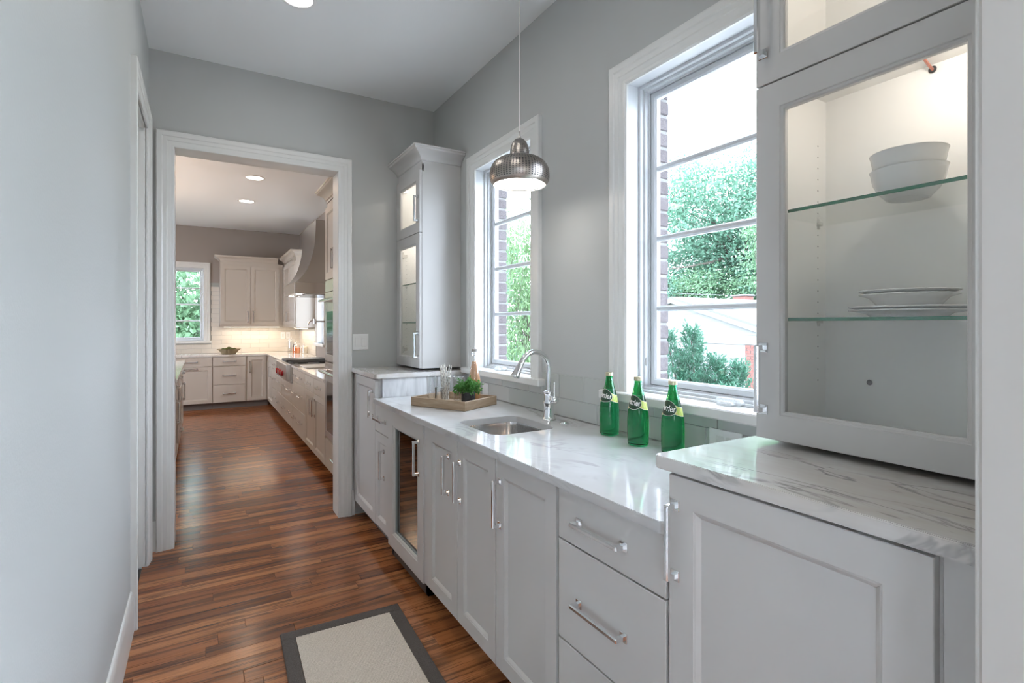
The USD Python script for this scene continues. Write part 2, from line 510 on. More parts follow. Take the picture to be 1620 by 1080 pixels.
ZUP = (0, 0, 1)
W = 1.573          # window wall
D = 3.83           # end wall
CEIL = 3.055
KB = 10.37         # kitchen back wall

# ================================================================== THE SETTING
# floor: a slab with one mesh per strip of oak, strips run along x
floor_p = struct('floor', bx(-3.8, 1.75, -4.6, 10.6, -.06, -.0125), 'dark_hole')
PL = .083
far = []
rr = random.Random(11)
y = 1.50
row = 0
while y < 10.4:
    x0, x1 = (-.29, 1.03)
    if y > 3.9:
        x0, x1 = (-.32, 1.05)
    x = x0 - rr.uniform(.1, .9)
    while x < x1:
        L = rr.choice([.35, .5, .7, .9, 1.1, 1.3])
        a, b_ = max(x, x0), min(x + L, x1)
        if x1 - b_ < .12:
            b_ = x1
        if b_ - a > .05:
            top = -rr.uniform(0, .0005)
            m = bx(a, b_ - .0008, y, y + PL - .0009, -.012, top, .0012)
            if y < 6.6:
                put(floor_p, 'plank', m, 'oak', smooth=False)
            else:
                far.append(m)
        x = x + L if b_ < x1 else x1
    y += PL
    row += 1
put(floor_p, 'distant_planks', cat(far), 'oak', smooth=False, kind='stuff')
rest = []
for (x0, x1, ya, yb) in ((-3.8, 1.6, -4.5, 1.4985), (-3.8, -.325, 3.9, 10.4)):
    yy = ya
    while yy < yb - .01:
        rest.append(bx(x0, x1, yy, min(yy + PL * 3, yb) - .001, -.012, 0))
        yy += PL * 3
put(floor_p, 'unseen_planks', cat(rest), 'oak', smooth=False, kind='stuff')

struct('ceiling', bx(-3.9, 1.8, -4.6, 10.7, CEIL, CEIL + .15), 'ceiling_paint')

WIN = {1: (2.41, 3.10, 1.088, 2.412), 2: (.97, 1.66, 1.088, 2.412)}      # y0, y1, z0, z1
K4 = (8.07, 8.58, 1.088, 2.412)
holes = [mbox(W - .01, 1.8, a - .015, b_ + .015, c - .03, d + .015) for a, b_, c, d in (*WIN.values(), K4)]
wall = mbox(W, 1.722, -.02, 10.6, -.06, CEIL + .02)
for h in holes:
    wall -= h
kw = wall.split_by_plane((0, 1, 0), D + .075)
wall_right = struct('wall_right', kw[1], 'wall_paint', smooth=False)
wall_kitchen_right = struct('wall_right_kitchen', kw[0], 'kitchen_wall_paint', smooth=False)

# end wall with the cased opening
OX0, OX1, OZ = -.143, .838, 2.472
endw = mbox(-3.8, W, D, D + .15, -.06, CEIL + .02) - mbox(OX0 - .012, OX1 + .012, D - .1, D + .3, -.1, OZ + .012)
two = endw.split_by_plane((0, 1, 0), D + .075)
struct('wall_end', two[1], 'wall_paint', smooth=False)
struct('wall_end_kitchen_side', two[0], 'kitchen_wall_paint', smooth=False)
t1 = thing('trim_1', kind='structure')
put(t1, 'casing', casing(frame_of('-y', D, OX0, 0), OX1 - OX0, OZ), 'trim_paint', smooth=25)
put(t1, 'jamb', cat(bx(OX0 - .012, OX0, D - .004, D + .154, 0, OZ, .001), bx(OX1, OX1 + .012, D - .004, D + .154, 0, OZ, .001),
                    bx(OX0 - .012, OX1 + .012, D - .004, D + .154, OZ, OZ + .012, .001)), 'trim_paint')
put(t1, 'casing', casing(frame_of('+y', D + .15, OX1, 0), OX1 - OX0, OZ), 'trim_paint', smooth=25)

# left wall with a side doorway close to the end wall
LW = -.274
DY0, DY1, DZ = 2.975, 3.612, 2.50
lw = mbox(LW - .13, LW, -.5, D, -.06, CEIL + .02) - mbox(LW - .2, LW + .1, DY0 - .012, DY1 + .012, -.1, DZ + .012)
struct('wall_left', lw, 'wall_paint', smooth=False)
t2 = thing('trim_2', kind='structure')
put(t2, 'casing', casing(frame_of('+x', LW, DY0, 0), DY1 - DY0, DZ), 'trim_paint', smooth=25)
put(t2, 'jamb', cat(bx(LW - .134, LW + .004, DY0 - .012, DY0, 0, DZ, .001), bx(LW - .134, LW + .004, DY1, DY1 + .012, 0, DZ, .001),
                    bx(LW - .134, LW + .004, DY0 - .012, DY1 + .012, DZ, DZ + .012, .001)), 'trim_paint')
d1 = thing('door_1', kind='structure')  # closed slab added to stop light leaking through the side doorway
put(d1, 'door_panel', shaker(frame_of('+x', LW - .125, DY0, .005), DY1 - DY0, DZ - .008, .11, .035), 'trim_paint')

BASE = [(0, 0), (.014, 0), (.014, .150), (.011, .160), (.009, .172), (.006, .178), (0, .182)]


def baseboard(name, a, b_, axis, at, sign):
    poly = [(at + sign * p, q) for p, q in BASE]
    return struct(name, extrude_profile(poly, a, b_, axis), 'trim_paint', smooth=25)


baseboard('baseboard_left', -.4, DY0 - .095, 'y', LW, 1)
baseboard('baseboard_end_left', LW + .001, OX0 - .0952, 'x', D, -1)
baseboard('baseboard_end_right', OX1 + .0952, .955, 'x', D, -1)

# the near opening, whose jamb closes the view on the right
NX = .846
near = mbox(NX + .012, W, .05, .25, -.06, CEIL + .02) + mbox(-.274, W, .05, .25, 2.50, CEIL + .02)
struct('wall_near', near, 'wall_paint', smooth=False)
t3 = thing('trim_3', kind='structure')
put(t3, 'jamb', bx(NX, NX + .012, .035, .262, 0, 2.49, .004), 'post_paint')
put(t3, 'casing', extrude_profile([(NX + .004, .2), (NX + .004, .265), (NX + .008, .270), (NX + .07, .272), (NX + .075, .268), (NX + .075, .2)], 0, 2.49, 'y') if False else
    cat(bx(NX + .005, NX + .078, .2495, .267, 0, 2.49, .003)), 'trim_paint')

# unseen dining room behind the camera; its windows are added to let daylight in
dr = mbox(-3.8, 1.75, -4.6, .05, -.06, CEIL + .02) - mbox(-3.7, 1.65, -4.5, .06, -.2, CEIL + .2)
dr -= mbox(-3.2, -2.0, -4.7, -4.4, .35, 2.75)
dr -= mbox(1.5, 1.9, -3.6, -.55, .35, 2.6)
struct('wall_dining', dr, 'wall_paint', smooth=False)
struct('wall_dining_front', mbox(-3.7, -.404, -.12, .05, 0, CEIL), 'wall_paint', smooth=False)
w5 = thing('window_5', kind='structure')
fr5 = frame_of('+y', -4.5, -2.0, .35)
put(w5, 'sash', cat(rings(fr5, 1.2, 2.4, [(0, -.08), (0, 0), (.06, 0), (.06, -.08)], close=False), bx(-2.63, -2.57, -4.58, -4.5, .35, 2.75)), 'trim_paint')
put(w5, 'pane', bx(-3.15, -2.05, -4.552, -4.548, .4, 2.7), 'window_glass')
w6 = thing('window_6', kind='structure')
put(w6, 'sash', cat(rings(frame_of('-x', 1.65, -.55, .35), 3.05, 2.25, [(0, -.08), (0, 0), (.06, 0), (.06, -.08)], close=False), bx(1.65, 1.73, -1.60, -1.54, .35, 2.6), bx(1.65, 1.73, -2.61, -2.55, .35, 2.6)), 'trim_paint')
put(w6, 'pane', bx(1.698, 1.702, -3.55, -.6, .4, 2.55), 'window_glass')

# kitchen shell
kb = mbox(-3.8, 1.75, KB, KB + .15, -.06, CEIL + .02)
K3 = (-.66, .036, 1.10, 2.345)
kb -= mbox(K3[0] - .015, K3[1] + .015, KB - .1, KB + .3, K3[2] - .03, K3[3] + .015)
struct('wall_back', kb, 'kitchen_wall_paint', smooth=False)
kl = mbox(-3.9, -3.75, D, KB, -.06, CEIL + .02) - mbox(-4, -3.7, 6.4, 7.8, .9, 2.4)
struct('wall_left_kitchen', kl, 'kitchen_wall_paint', smooth=False)


# windows: casement with four stacked lights
def window(n, face, plane, u0, w, z0, h, depth=.107, panes=4):
    t = thing(f'window_{n}', kind='structure')
    inward = {'-x': 1, '-y': 1}[face]
    fr = lambda p, du=0, dz=0: frame_of(face, plane + p, u0 + (du if face == '-y' else -du), z0 + dz)
    put(t, 'casing', casing(fr(0, 0, 0), w, h, [(-.004, 0), (-.004, .010)] + CASING[1:]), 'trim_paint', smooth=25)
    put(t, 'jamb', rings(fr(depth), w, h, [(-.014, 0), (-.014, depth + .010), (0, depth + .010), (0, 0)], close=False), 'jamb_paint', smooth=25)
    put(t, 'window_frame', rings(fr(depth + .051), w, h, [(-.012, 0), (-.012, .095), (.010, .095), (.012, .093), (.012, .078), (.022, .076), (.024, .060), (.030, .058), (.030, 0)], close=False), 'jamb_paint', smooth=25)
    S = .060
    put(t, 'sash', rings(fr(depth + .041, .031, .031), w - .062, h - .062, [(0, .016), (0, .040), (.003, .043), (S - .031 - .008, .043), (S - .031, .036), (S - .031, .016)], close=False), 'jamb_paint', smooth=25)
    gh = h - 2 * S
    for k in range(1, panes):
        f = fr(depth + .041, S - .004, S + gh * k / panes - .012)
        prof = [(0, .012), (0, .030), (.006, .036), (.018, .036), (.024, .030), (.024, .012)]
        V = [(0, q, r) for q, r in prof] + [(w - 2 * S + .008, q, r) for q, r in prof]
        m = len(prof)
        F = []
        for i in range(m):
            a, b_ = i, (i + 1) % m
            F += [(a, a + m, b_ + m), (a, b_ + m, b_)]
        me = trimesh.Trimesh(onface(f, V), F, process=False)
        if me.volume < 0:
            me.invert()
        put(t, 'muntin', me, 'jamb_paint', smooth=25)
    for k in range(panes):
        f = fr(depth + .020, S - .003, S + gh * k / panes)
        put(t, 'pane', rings(f, w - 2 * S + .006, gh / panes, [(0, 0), (0, .004)]), 'window_glass', smooth=False)
    return t


for n in (1, 2):
    y0, y1, z0, z1 = WIN[n]
    t = window(n, '-x', W, y1, y1 - y0, z0, z1 - z0)
    put(t, 'sill', bx(1.522, W + .112, y0 - .135, y1 + .135, z0 - .0365, z0 + .002, .005) if n == 1 else bx(1.522, W + .112, .87, y1 + .135, z0 - .0365, z0 + .002, .005), 'trim_paint')
    yc = 2.86 if n == 1 else 1.20
    cov = cat(bx(1.610, 1.648, yc - .055, yc + .055, z0 + .001, z0 + .026, .010), bx(1.590, 1.622, yc - .035, yc + .03, z0 + .001, z0 + .017, .007))
    put(t, 'crank_cover', cov, 'soft_plastic')
    if n == 2:
        lv = cat(bx(W + .083, W + .100, y1 - .016, y1 + .002, 1.245, 1.262, .003), tube(smooth_curve([(W + .090, y1 - .014, 1.25), (W + .085, y1 - .022, 1.22), (W + .088, y1 - .016, 1.19)]), [.006] * 17 if False else .0045, 8),
                 bx(W + .085, W + .096, y1 - .014, y1 + .002, 1.26, 1.31, .003))
        put(t, 'latch', lv, 'brushed_nickel')
t = window(3, '-y', KB, K3[0], K3[1] - K3[0], K3[2], K3[3] - K3[2])
put(t, 'sill', bx(K3[0] - .12, K3[1] + .12, KB - .05, KB + .10, K3[2] - .04, K3[2], .004), 'trim_paint')
t = window(4, '-x', W, K4[1], K4[1] - K4[0], K4[2], K4[3] - K4[2])
put(t, 'sill', bx(W - .05, W + .112, K4[0] - .11, K4[1] + .11, K4[2] - .04, K4[2], .004), 'trim_paint')

# brick skin outside: mortar core with individually laid bricks in the window returns
outer = mbox(1.724, 1.799, -.3, 7.6, -1.3, 3.3)
for a, b_, c, d in WIN.values():
    outer -= mbox(1.6, 2, a + .012, b_ - .012, c - .06, d + .01)
ow = struct('wall_outside', outer, 'mortar', smooth=False)
rb = random.Random(5)
for n, (a, b_, c, d) in WIN.items():
    k = 0
    z = 1.03
    while z < 2.40:
        for s, yy in ((1, b_ - .012), (-1, a + .012)):
            L = .10 if k % 2 else .2
            j = rb.uniform(-.001, .002)
            ya, yb = (yy - .006 + j, yy + L) if s > 0 else (yy - L, yy + .006 - j)
            put(ow, 'brick', bx(1.732, 1.804 + rb.uniform(0, .003), ya, yb, z, z + .060, .005), rb.choice(['brick_a', 'brick_b']), smooth=False)
        z += .0715
        k += 1

# ================================================================== PANTRY CABINETS (fronts face -x on one plane)
FX = .964            # cabinet boxes end here; doors and drawers come 2 cm forward of it
UD = (0, 1, 0)
OUT = (-1, 0, 0)
PULL = .175


def front(parent, kind, y_hi, y_lo, z0, z1, handle=None, st=.062, plane=FX, slabbed=False, pull=PULL):
    """kind door or drawer; handle: ('v' or 'h', y, z)."""
    g = .0016
    fr = frame_of('-x', plane, y_hi - g, z0 + g)
    w, h = y_hi - y_lo - 2 * g, z1 - z0 - 2 * g
    p = put(parent, kind, slab(fr, w, h) if slabbed else shaker(fr, w, h, st), 'cabinet_paint', smooth=20)
    if handle:
        d, y, z = handle
        put(p, 'handle', bar_pull((plane - .020, y, z), ZUP if d == 'v' else UD, OUT, pull), 'chrome', smooth=20, label='polished chrome bar handle')
    return p


def carcass(parent, y0, y1, z0, z1, x0=FX, x1=W - .002, kick=1.03, name='body'):
    m = [bx(x0, x1, y0 + .0006, y1 - .0006, z0, z1)]
    put(parent, name, m[0], 'cabinet_paint', smooth=False)
    if kick:
        put(parent, 'toe_kick', bx(kick, kick + .016, y0 + .0006, y1 - .0006, .0005, z0), 'toe_kick', smooth=False)


LZ, LT = .915, .030        # lower worktop
RZ = 1.067                 # raised worktops

c = thing('base_cabinet', 'grey-white raised base cabinet with one panelled door beside the doorway casing', 'cabinet', (1.26, 3.545, 0))
carcass(c, 3.2668, D - .002, .118, RZ - .031)
front(c, 'door', 3.764, 3.267, .118, RZ - .036, ('v', 3.308, .874))
put(c, 'filler', bx(FX - .016, FX, 3.766, D - .003, .118, RZ - .036, .001), 'cabinet_paint')

c = thing('base_cabinet', 'narrow base cabinet with a small drawer over a slim door, left of the wine cooler', 'cabinet', (1.26, 3.125, 0))
carcass(c, 2.988, 3.2664, .125, LZ - LT - .001)
front(c, 'drawer', 3.266, 2.990, .712, LZ - LT - .005, ('h', 3.128, .797), slabbed=True)
front(c, 'door', 3.266, 2.990, .125, .710, ('v', 3.075, .535), st=.058)

# wine cooler
c = thing('wine_cooler', 'built-in wine cooler with a white-framed dark glass door', 'wine cooler', (1.26, 2.705, 0))
Y0, Y1 = 2.425, 2.986
put(c, 'body', cat(bx(FX + .002, 1.55, Y0, Y0 + .03, .03, .882), bx(FX + .002, 1.55, Y1 - .03, Y1, .03, .882), bx(FX + .002, 1.55, Y0, Y1, .852, .882), bx(FX + .002, 1.55, Y0, Y1, .03, .11), bx(1.52, 1.55, Y0, Y1, .03, .882)), 'cooler_inside', smooth=False)
dfr = frame_of('-x', FX, Y1 - .001, .098)
dw, dh = Y1 - Y0 - .002, .782
dm = rings(dfr, dw, dh, [(0, -.0), (0, .0235), (.0015, .025), (.078, .025), (.081, .022), (.088, .020), (.092, .012), (.092, 0)], close=False)
dr_ = put(c, 'door', dm, 'cabinet_paint', smooth=20)
put(dr_, 'gasket', rings(frame_of('-x', FX + .001, Y1 - .001 - .086, .098 + .086), dw - .172, dh - .172, [(0, 0), (0, .012), (.012, .012), (.012, 0)], close=False), 'gasket', smooth=False)
put(dr_, 'pane', rings(frame_of('-x', FX + .003, Y1 - .001 - .09, .098 + .09), dw - .18, dh - .18, [(0, 0), (0, .005)]), 'cooler_glass', smooth=False)
put(dr_, 'handle', bar_pull((FX - .025, 2.484, .708), ZUP, OUT, PULL), 'chrome', smooth=20, label='polished chrome bar handle')
for k in range(5):
    zz = .20 + k * .125
    put(c, 'rack', cat(bx(FX + .03, FX + .048, Y0 + .032, Y1 - .032, zz, zz + .035, .002), *[bx(FX + .05, 1.50, Y0 + .06 + j * .086, Y0 + .075 + j * .086, zz + .008, zz + .02) for j in range(6)]), 'wine_slat', smooth=False)

c = thing('sink_cabinet', 'white sink cabinet with a pair of panelled doors under the steel sink', 'cabinet', (1.26, 2.06, 0))
SK = dict(x0=1.052, x1=1.372, y0=1.895, y1=2.275)
put(c, 'body', cat(bx(FX, W - .002, 1.6995, 1.715, .105, .884), bx(FX, W - .002, 2.40, 2.4235, .105, .884), bx(FX, W - .002, 1.70, 2.42, .105, .12), bx(FX, FX + .02, 1.70, 2.42, .80, .884), bx(1.555, W - .002, 1.70, 2.42, .105, .884)), 'cabinet_paint', smooth=False)
put(c, 'toe_kick', bx(1.03, 1.046, 1.6995, 2.4235, .0005, .105), 'toe_kick', smooth=False)
front(c, 'door', 2.384, 2.036, .105, LZ - LT - .005, ('v', 2.125, .712))
front(c, 'door', 2.036, 1.699, .105, LZ - LT - .005, ('v', 2.005, .712))
put(c, 'filler', bx(FX - .018, FX, 2.386, 2.4235, .105, LZ - LT - .005, .001), 'cabinet_paint')

c = thing('base_cabinet', 'white base cabinet with a single wide panelled door, left of the drawer stack', 'cabinet', (1.26, 1.5, 0))
carcass(c, 1.309, 1.6985, .105, LZ - LT - .001)
front(c, 'door', 1.696, 1.311, .105, LZ - LT - .005, ('v', 1.662, .722))

c = thing('drawer_cabinet', 'white base cabinet of three plain drawers with horizontal chrome pulls', 'cabinet', (1.26, 1.085, 0))
carcass(c, .8665, 1.308, .105, LZ - LT - .001)
for z0, z1, hz in ((.727, LZ - LT - .005, .803), (.424, .725, .567), (.105, .422, .264)):
    front(c, 'drawer', 1.300, .867, z0, z1, ('h', 1.102, hz), slabbed=True, pull=.20)

c = thing('base_cabinet', 'raised white base cabinet with one large panelled door beneath the glass-front hutch at right', 'cabinet', (1.26, .57, 0))
carcass(c, .271, .8655, .105, RZ - .031)
front(c, 'door', .860, .342, .105, RZ - .036, ('v', .838, .880), st=.073)
put(c, 'filler', bx(FX - .004, FX, .272, .338, .105, RZ - .032, .001), 'cabinet_paint')


# ------------------------------------------------------------------ worktops
def rounded(x0, x1, y0, y1, r, corners):
    p = sbox(x0, y0, x1, y1)
    for (cx, cy) in corners:
        sx, sy = (1 if cx == x0 else -1), (1 if cy == y0 else -1)
        q = sbox(min(cx, cx + sx * r), min(cy, cy + sy * r), max(cx, cx + sx * r), max(cy, cy + sy * r))
        p = p.difference(q).union(Point(cx + sx * r, cy + sy * r).buffer(r, 12).intersection(q))
    return p


def worktop(poly, z0, z1, e=.004):
    """Slab with eased top and bottom edges."""
    def rs(p, d, z):
        q = p.buffer(-d, join_style=1) if d else p
        return q, z
    parts = []
    lay = [(e, z0), (0, z0 + e), (0, z1 - e), (e * .3, z1 - e * .3), (e, z1)]
    ms = []
    cs = lambda p: manifold3d.CrossSection([np.array(p.exterior.coords)[:-1]] + [np.array(i.coords)[:-1][::1] for i in p.interiors], manifold3d.FillRule.EvenOdd)
    for (d0, za), (d1, zb) in zip(lay[:-1], lay[1:]):
        d = max(d0, d1) if d0 != d1 else 0
        dd = (d0 + d1) / 2
        m = manifold3d.Manifold.extrude(cs(poly.buffer(-dd, join_style=1) if dd else poly), zb - za).translate((0, 0, za))
        ms.append(m)
    out = ms[0]
    for m in ms[1:]:
        out = out + m
    return out


yL, yR = 3.246, .8655
low = rounded(.926, W - .001, yR + .0005, yL - .0005, .016, [(.926, yR + .0005)])
low = low.difference(rounded(SK['x0'], SK['x1'], SK['y0'], SK['y1'], .055, [(SK[a], SK[b_]) for a in ('x0', 'x1') for b_ in ('y0', 'y1')]))
single('worktop', worktop(low, LZ - LT, LZ), 'quartzite_pale', 'long low polished white quartzite worktop with the sink cut into it', 'worktop', smooth=30)
single('worktop', worktop(rounded(.930, W - .001, yL - .012, D - .001, .022, [(.930, yL - .012)]), RZ - .030, RZ), 'quartzite', 'short raised quartzite worktop under the tall cabinet near the doorway', 'worktop', smooth=30)
single('worktop', worktop(rounded(.936, W - .001, .271, .905, .022, [(.936, .905)]), RZ - .030, RZ), 'quartzite', 'raised veined quartzite worktop under the glass-front hutch at right', 'worktop', smooth=30)
single('side_splash', bx(.985, W - .003, yL + .0005, yL + .0155, LZ + .0005, RZ - .0305), 'quartzite_upright', 'upright veined quartzite panel between the low and the raised worktop near the doorway', 'splashback')

# ------------------------------------------------------------------ sink, faucet, air switch
c = thing('sink', 'undermount polished steel bar sink let into the low worktop', 'sink', (1.21, 2.085, .72))


def rr_ring(z, ins, r, n=6):
    x0, x1, y0, y1 = SK['x0'] - .006 + ins, SK['x1'] + .006 - ins, SK['y0'] - .006 + ins, SK['y1'] + .006 - ins
    P = []
    for cx, cy, a0 in ((x1 - r, y1 - r, 0), (x0 + r, y1 - r, 90), (x0 + r, y0 + r, 180), (x1 - r, y0 + r, 270)):
        for k in range(n + 1):
            q = math.radians(a0 + 90 * k / n)
            P.append((cx + r * math.cos(q), cy + r * math.sin(q), z))
    return P


lv = [(LZ - LT - .0005, -.02, .07), (LZ - LT - .0005, 0, .06), (LZ - LT - .02, .002, .06), (.76, .008, .06), (.735, .018, .055), (.725, .04, .045), (.722, .12, .03)]
V = sum([rr_ring(*a) for a in lv], [])
m = len(V) // len(lv)
F = []
for i in range(len(lv) - 1):
    for k in range(m):
        a, b_ = i * m + k, i * m + (k + 1) % m
        F += [(a, b_ + m, b_), (a, a + m, b_ + m)]
L0 = (len(lv) - 1) * m
F += [(L0, L0 + k, L0 + k + 1) for k in range(1, m - 1)]
put(c, 'basin', trimesh.Trimesh(V, F, process=False), 'steel_bright', smooth=40)
put(c, 'drain', lathe([(0, .7235), (.030, .7235), (.042, .7245), (.044, .7228)], (1.21, 2.085, 0), 28), 'chrome')

FXY = (1.450, 2.075)
c = thing('faucet', 'chrome gooseneck bar faucet standing behind the sink', 'faucet', (*FXY, LZ))
put(c, 'base', lathe([(0, .0005), (.034, .0005), (.034, .006), (.029, .011), (.027, .020), (.0235, .05), (.0235, .078), (.027, .083), (.027, .090), (.0225, .096), (.0225, .128), (.026, .133), (.026, .139), (.017, .146), (0, .148)], (*FXY, LZ), 32), 'chrome', smooth=40)
pts = [(0, 0, .14), (0, 0, .20), (0, 0, .252)]
for q in np.linspace(0, math.radians(158), 9)[1:]:
    pts.append((-.082 + .082 * math.cos(q), 0, .252 + .082 * math.sin(q)))
R = smooth_curve(np.array(pts) + (*FXY, LZ), 5)
put(c, 'spout', tube(R, .0125, 16), 'chrome', smooth=60)
e0, e1 = R[-3], R[-1]
dd = (e1 - e0) / np.linalg.norm(e1 - e0)
hd = lathe([(0, -.012), (.0135, -.012), (.0145, -.004), (.0145, .004), (.0135, .008), (.0150, .03), (.0205, .062), (.0215, .068), (.0205, .073), (0, .073)], (0, 0, 0), 24, axis=dd)
hd.apply_translation(e1)
put(c, 'spray_head', hd, 'chrome', smooth=40)
hx = np.array([FXY[0], FXY[1], LZ + .105])
hdir = np.array([.0, -1, 0.])
put(c, 'valve', lathe([(0, .014), (.0145, .014), (.0145, .03), (.0185, .034), (.021, .045), (.019, .058), (.012, .066), (0, .068)], hx, 20, axis=hdir), 'chrome', smooth=40)
put(c, 'lever', cat(tube(smooth_curve([hx + (0, -.048, .012), hx + (.004, -.042, .04), hx + (.01, -.034, .075)], 5), np.linspace(.0065, .0048, 11), 10), trimesh.Trimesh(*(lambda s: (s.vertices * .0072 + hx + (.01, -.034, .077), s.faces))(trimesh.creation.icosphere(2)))), 'chrome', smooth=50)
single('air_switch', lathe([(0, .0005), (.021, .0005), (.0225, .003), (.021, .006), (.0145, .0065), (.014, .0095), (.012, .0105), (0, .0105)], (1.452, 1.952, LZ), 28), 'chrome', 'round chrome air switch button on the worktop right of the faucet', 'button', smooth=40, loc=(1.452, 1.952, LZ))

# ------------------------------------------------------------------ glazed backsplash tiles, set one by one
bs = thing('backsplash', kind='structure')
put(bs, 'grout', cat(bx(W - .006, W - .0005, .90, 3.229, LZ + .0005, 1.047), bx(W - .006, W - .0005, 1.80, 2.27, 1.04, 1.122)), 'grout', smooth=False)
r1 = [3.228, 2.945, 2.644, 2.25, 1.85, 1.55, 1.25, .905]
OUTL = [(3.009, 2.872), (1.232, 1.10)]


def tile(ya, yb, z0, z1, t=.0095):
    y0, y1 = min(ya, yb), max(ya, yb)
    if y1 - y0 > .012:
        put(bs, 'tile', bx(W - t, W - .003, y0 + .0009, y1 - .0009, z0 + .0009, z1 - .0009, .0012), 'tile_glaze', smooth=False)


for a, b_ in zip(r1[:-1], r1[1:]):
    tile(a, b_, LZ + .002, 1.008)
r2 = [3.228, 3.04, 2.734, 2.43, 2.30]
for a, b_ in zip(r2[:-1], r2[1:]):
    tile(a, b_, 1.008, 1.049)
for a, b_ in ((2.30, 2.146), (2.146, 1.95), (1.95, 1.786)):
    tile(a, b_, 1.008, 1.128)
r2 = [1.786, 1.50, 1.20, .905]
for a, b_ in zip(r2[:-1], r2[1:]):
    tile(a, b_, 1.008, 1.049)
for k, (a, b_) in enumerate(OUTL):
    if k == 0:
        c = thing('blank_plate', 'blank white cover plate on the backsplash behind the tray', 'wall plate', (W - .0125, (a + b_) / 2, .955))
        put(c, 'plate', bx(W - .0145, W - .0097, b_ + .03, a - .03, .918, 1.004, .0018), 'white_plastic')
    else:
        c = thing('outlet', 'white outlet plate low on the backsplash between the green bottles and the raised worktop', 'outlet', (W - .0125, (a + b_) / 2, .955))
        put(c, 'plate', bx(W - .0145, W - .0097, b_, a, .93, 1.012, .0018), 'white_plastic')
        for yy in (a - .045, b_ + .045):
            put(c, 'socket', bx(W - .0155, W - .0140, yy - .016, yy + .016, .948, .990, .002), 'trim_paint')


# ------------------------------------------------------------------ hutches with glass doors
HX = 1.285       # hutch boxes end here, doors 2 cm forward
HB, HM, HT = RZ + .002, 2.006, 2.470
CROWN = [(-.0015, -.001), (-.0015, .022), (-.010, .026), (-.014, .036), (-.020, .046), (-.034, .060), (-.052, .072), (-.068, .078), (-.074, .082), (-.078, .094), (-.084, .096), (-.084, .106), (-.0015, .106)]


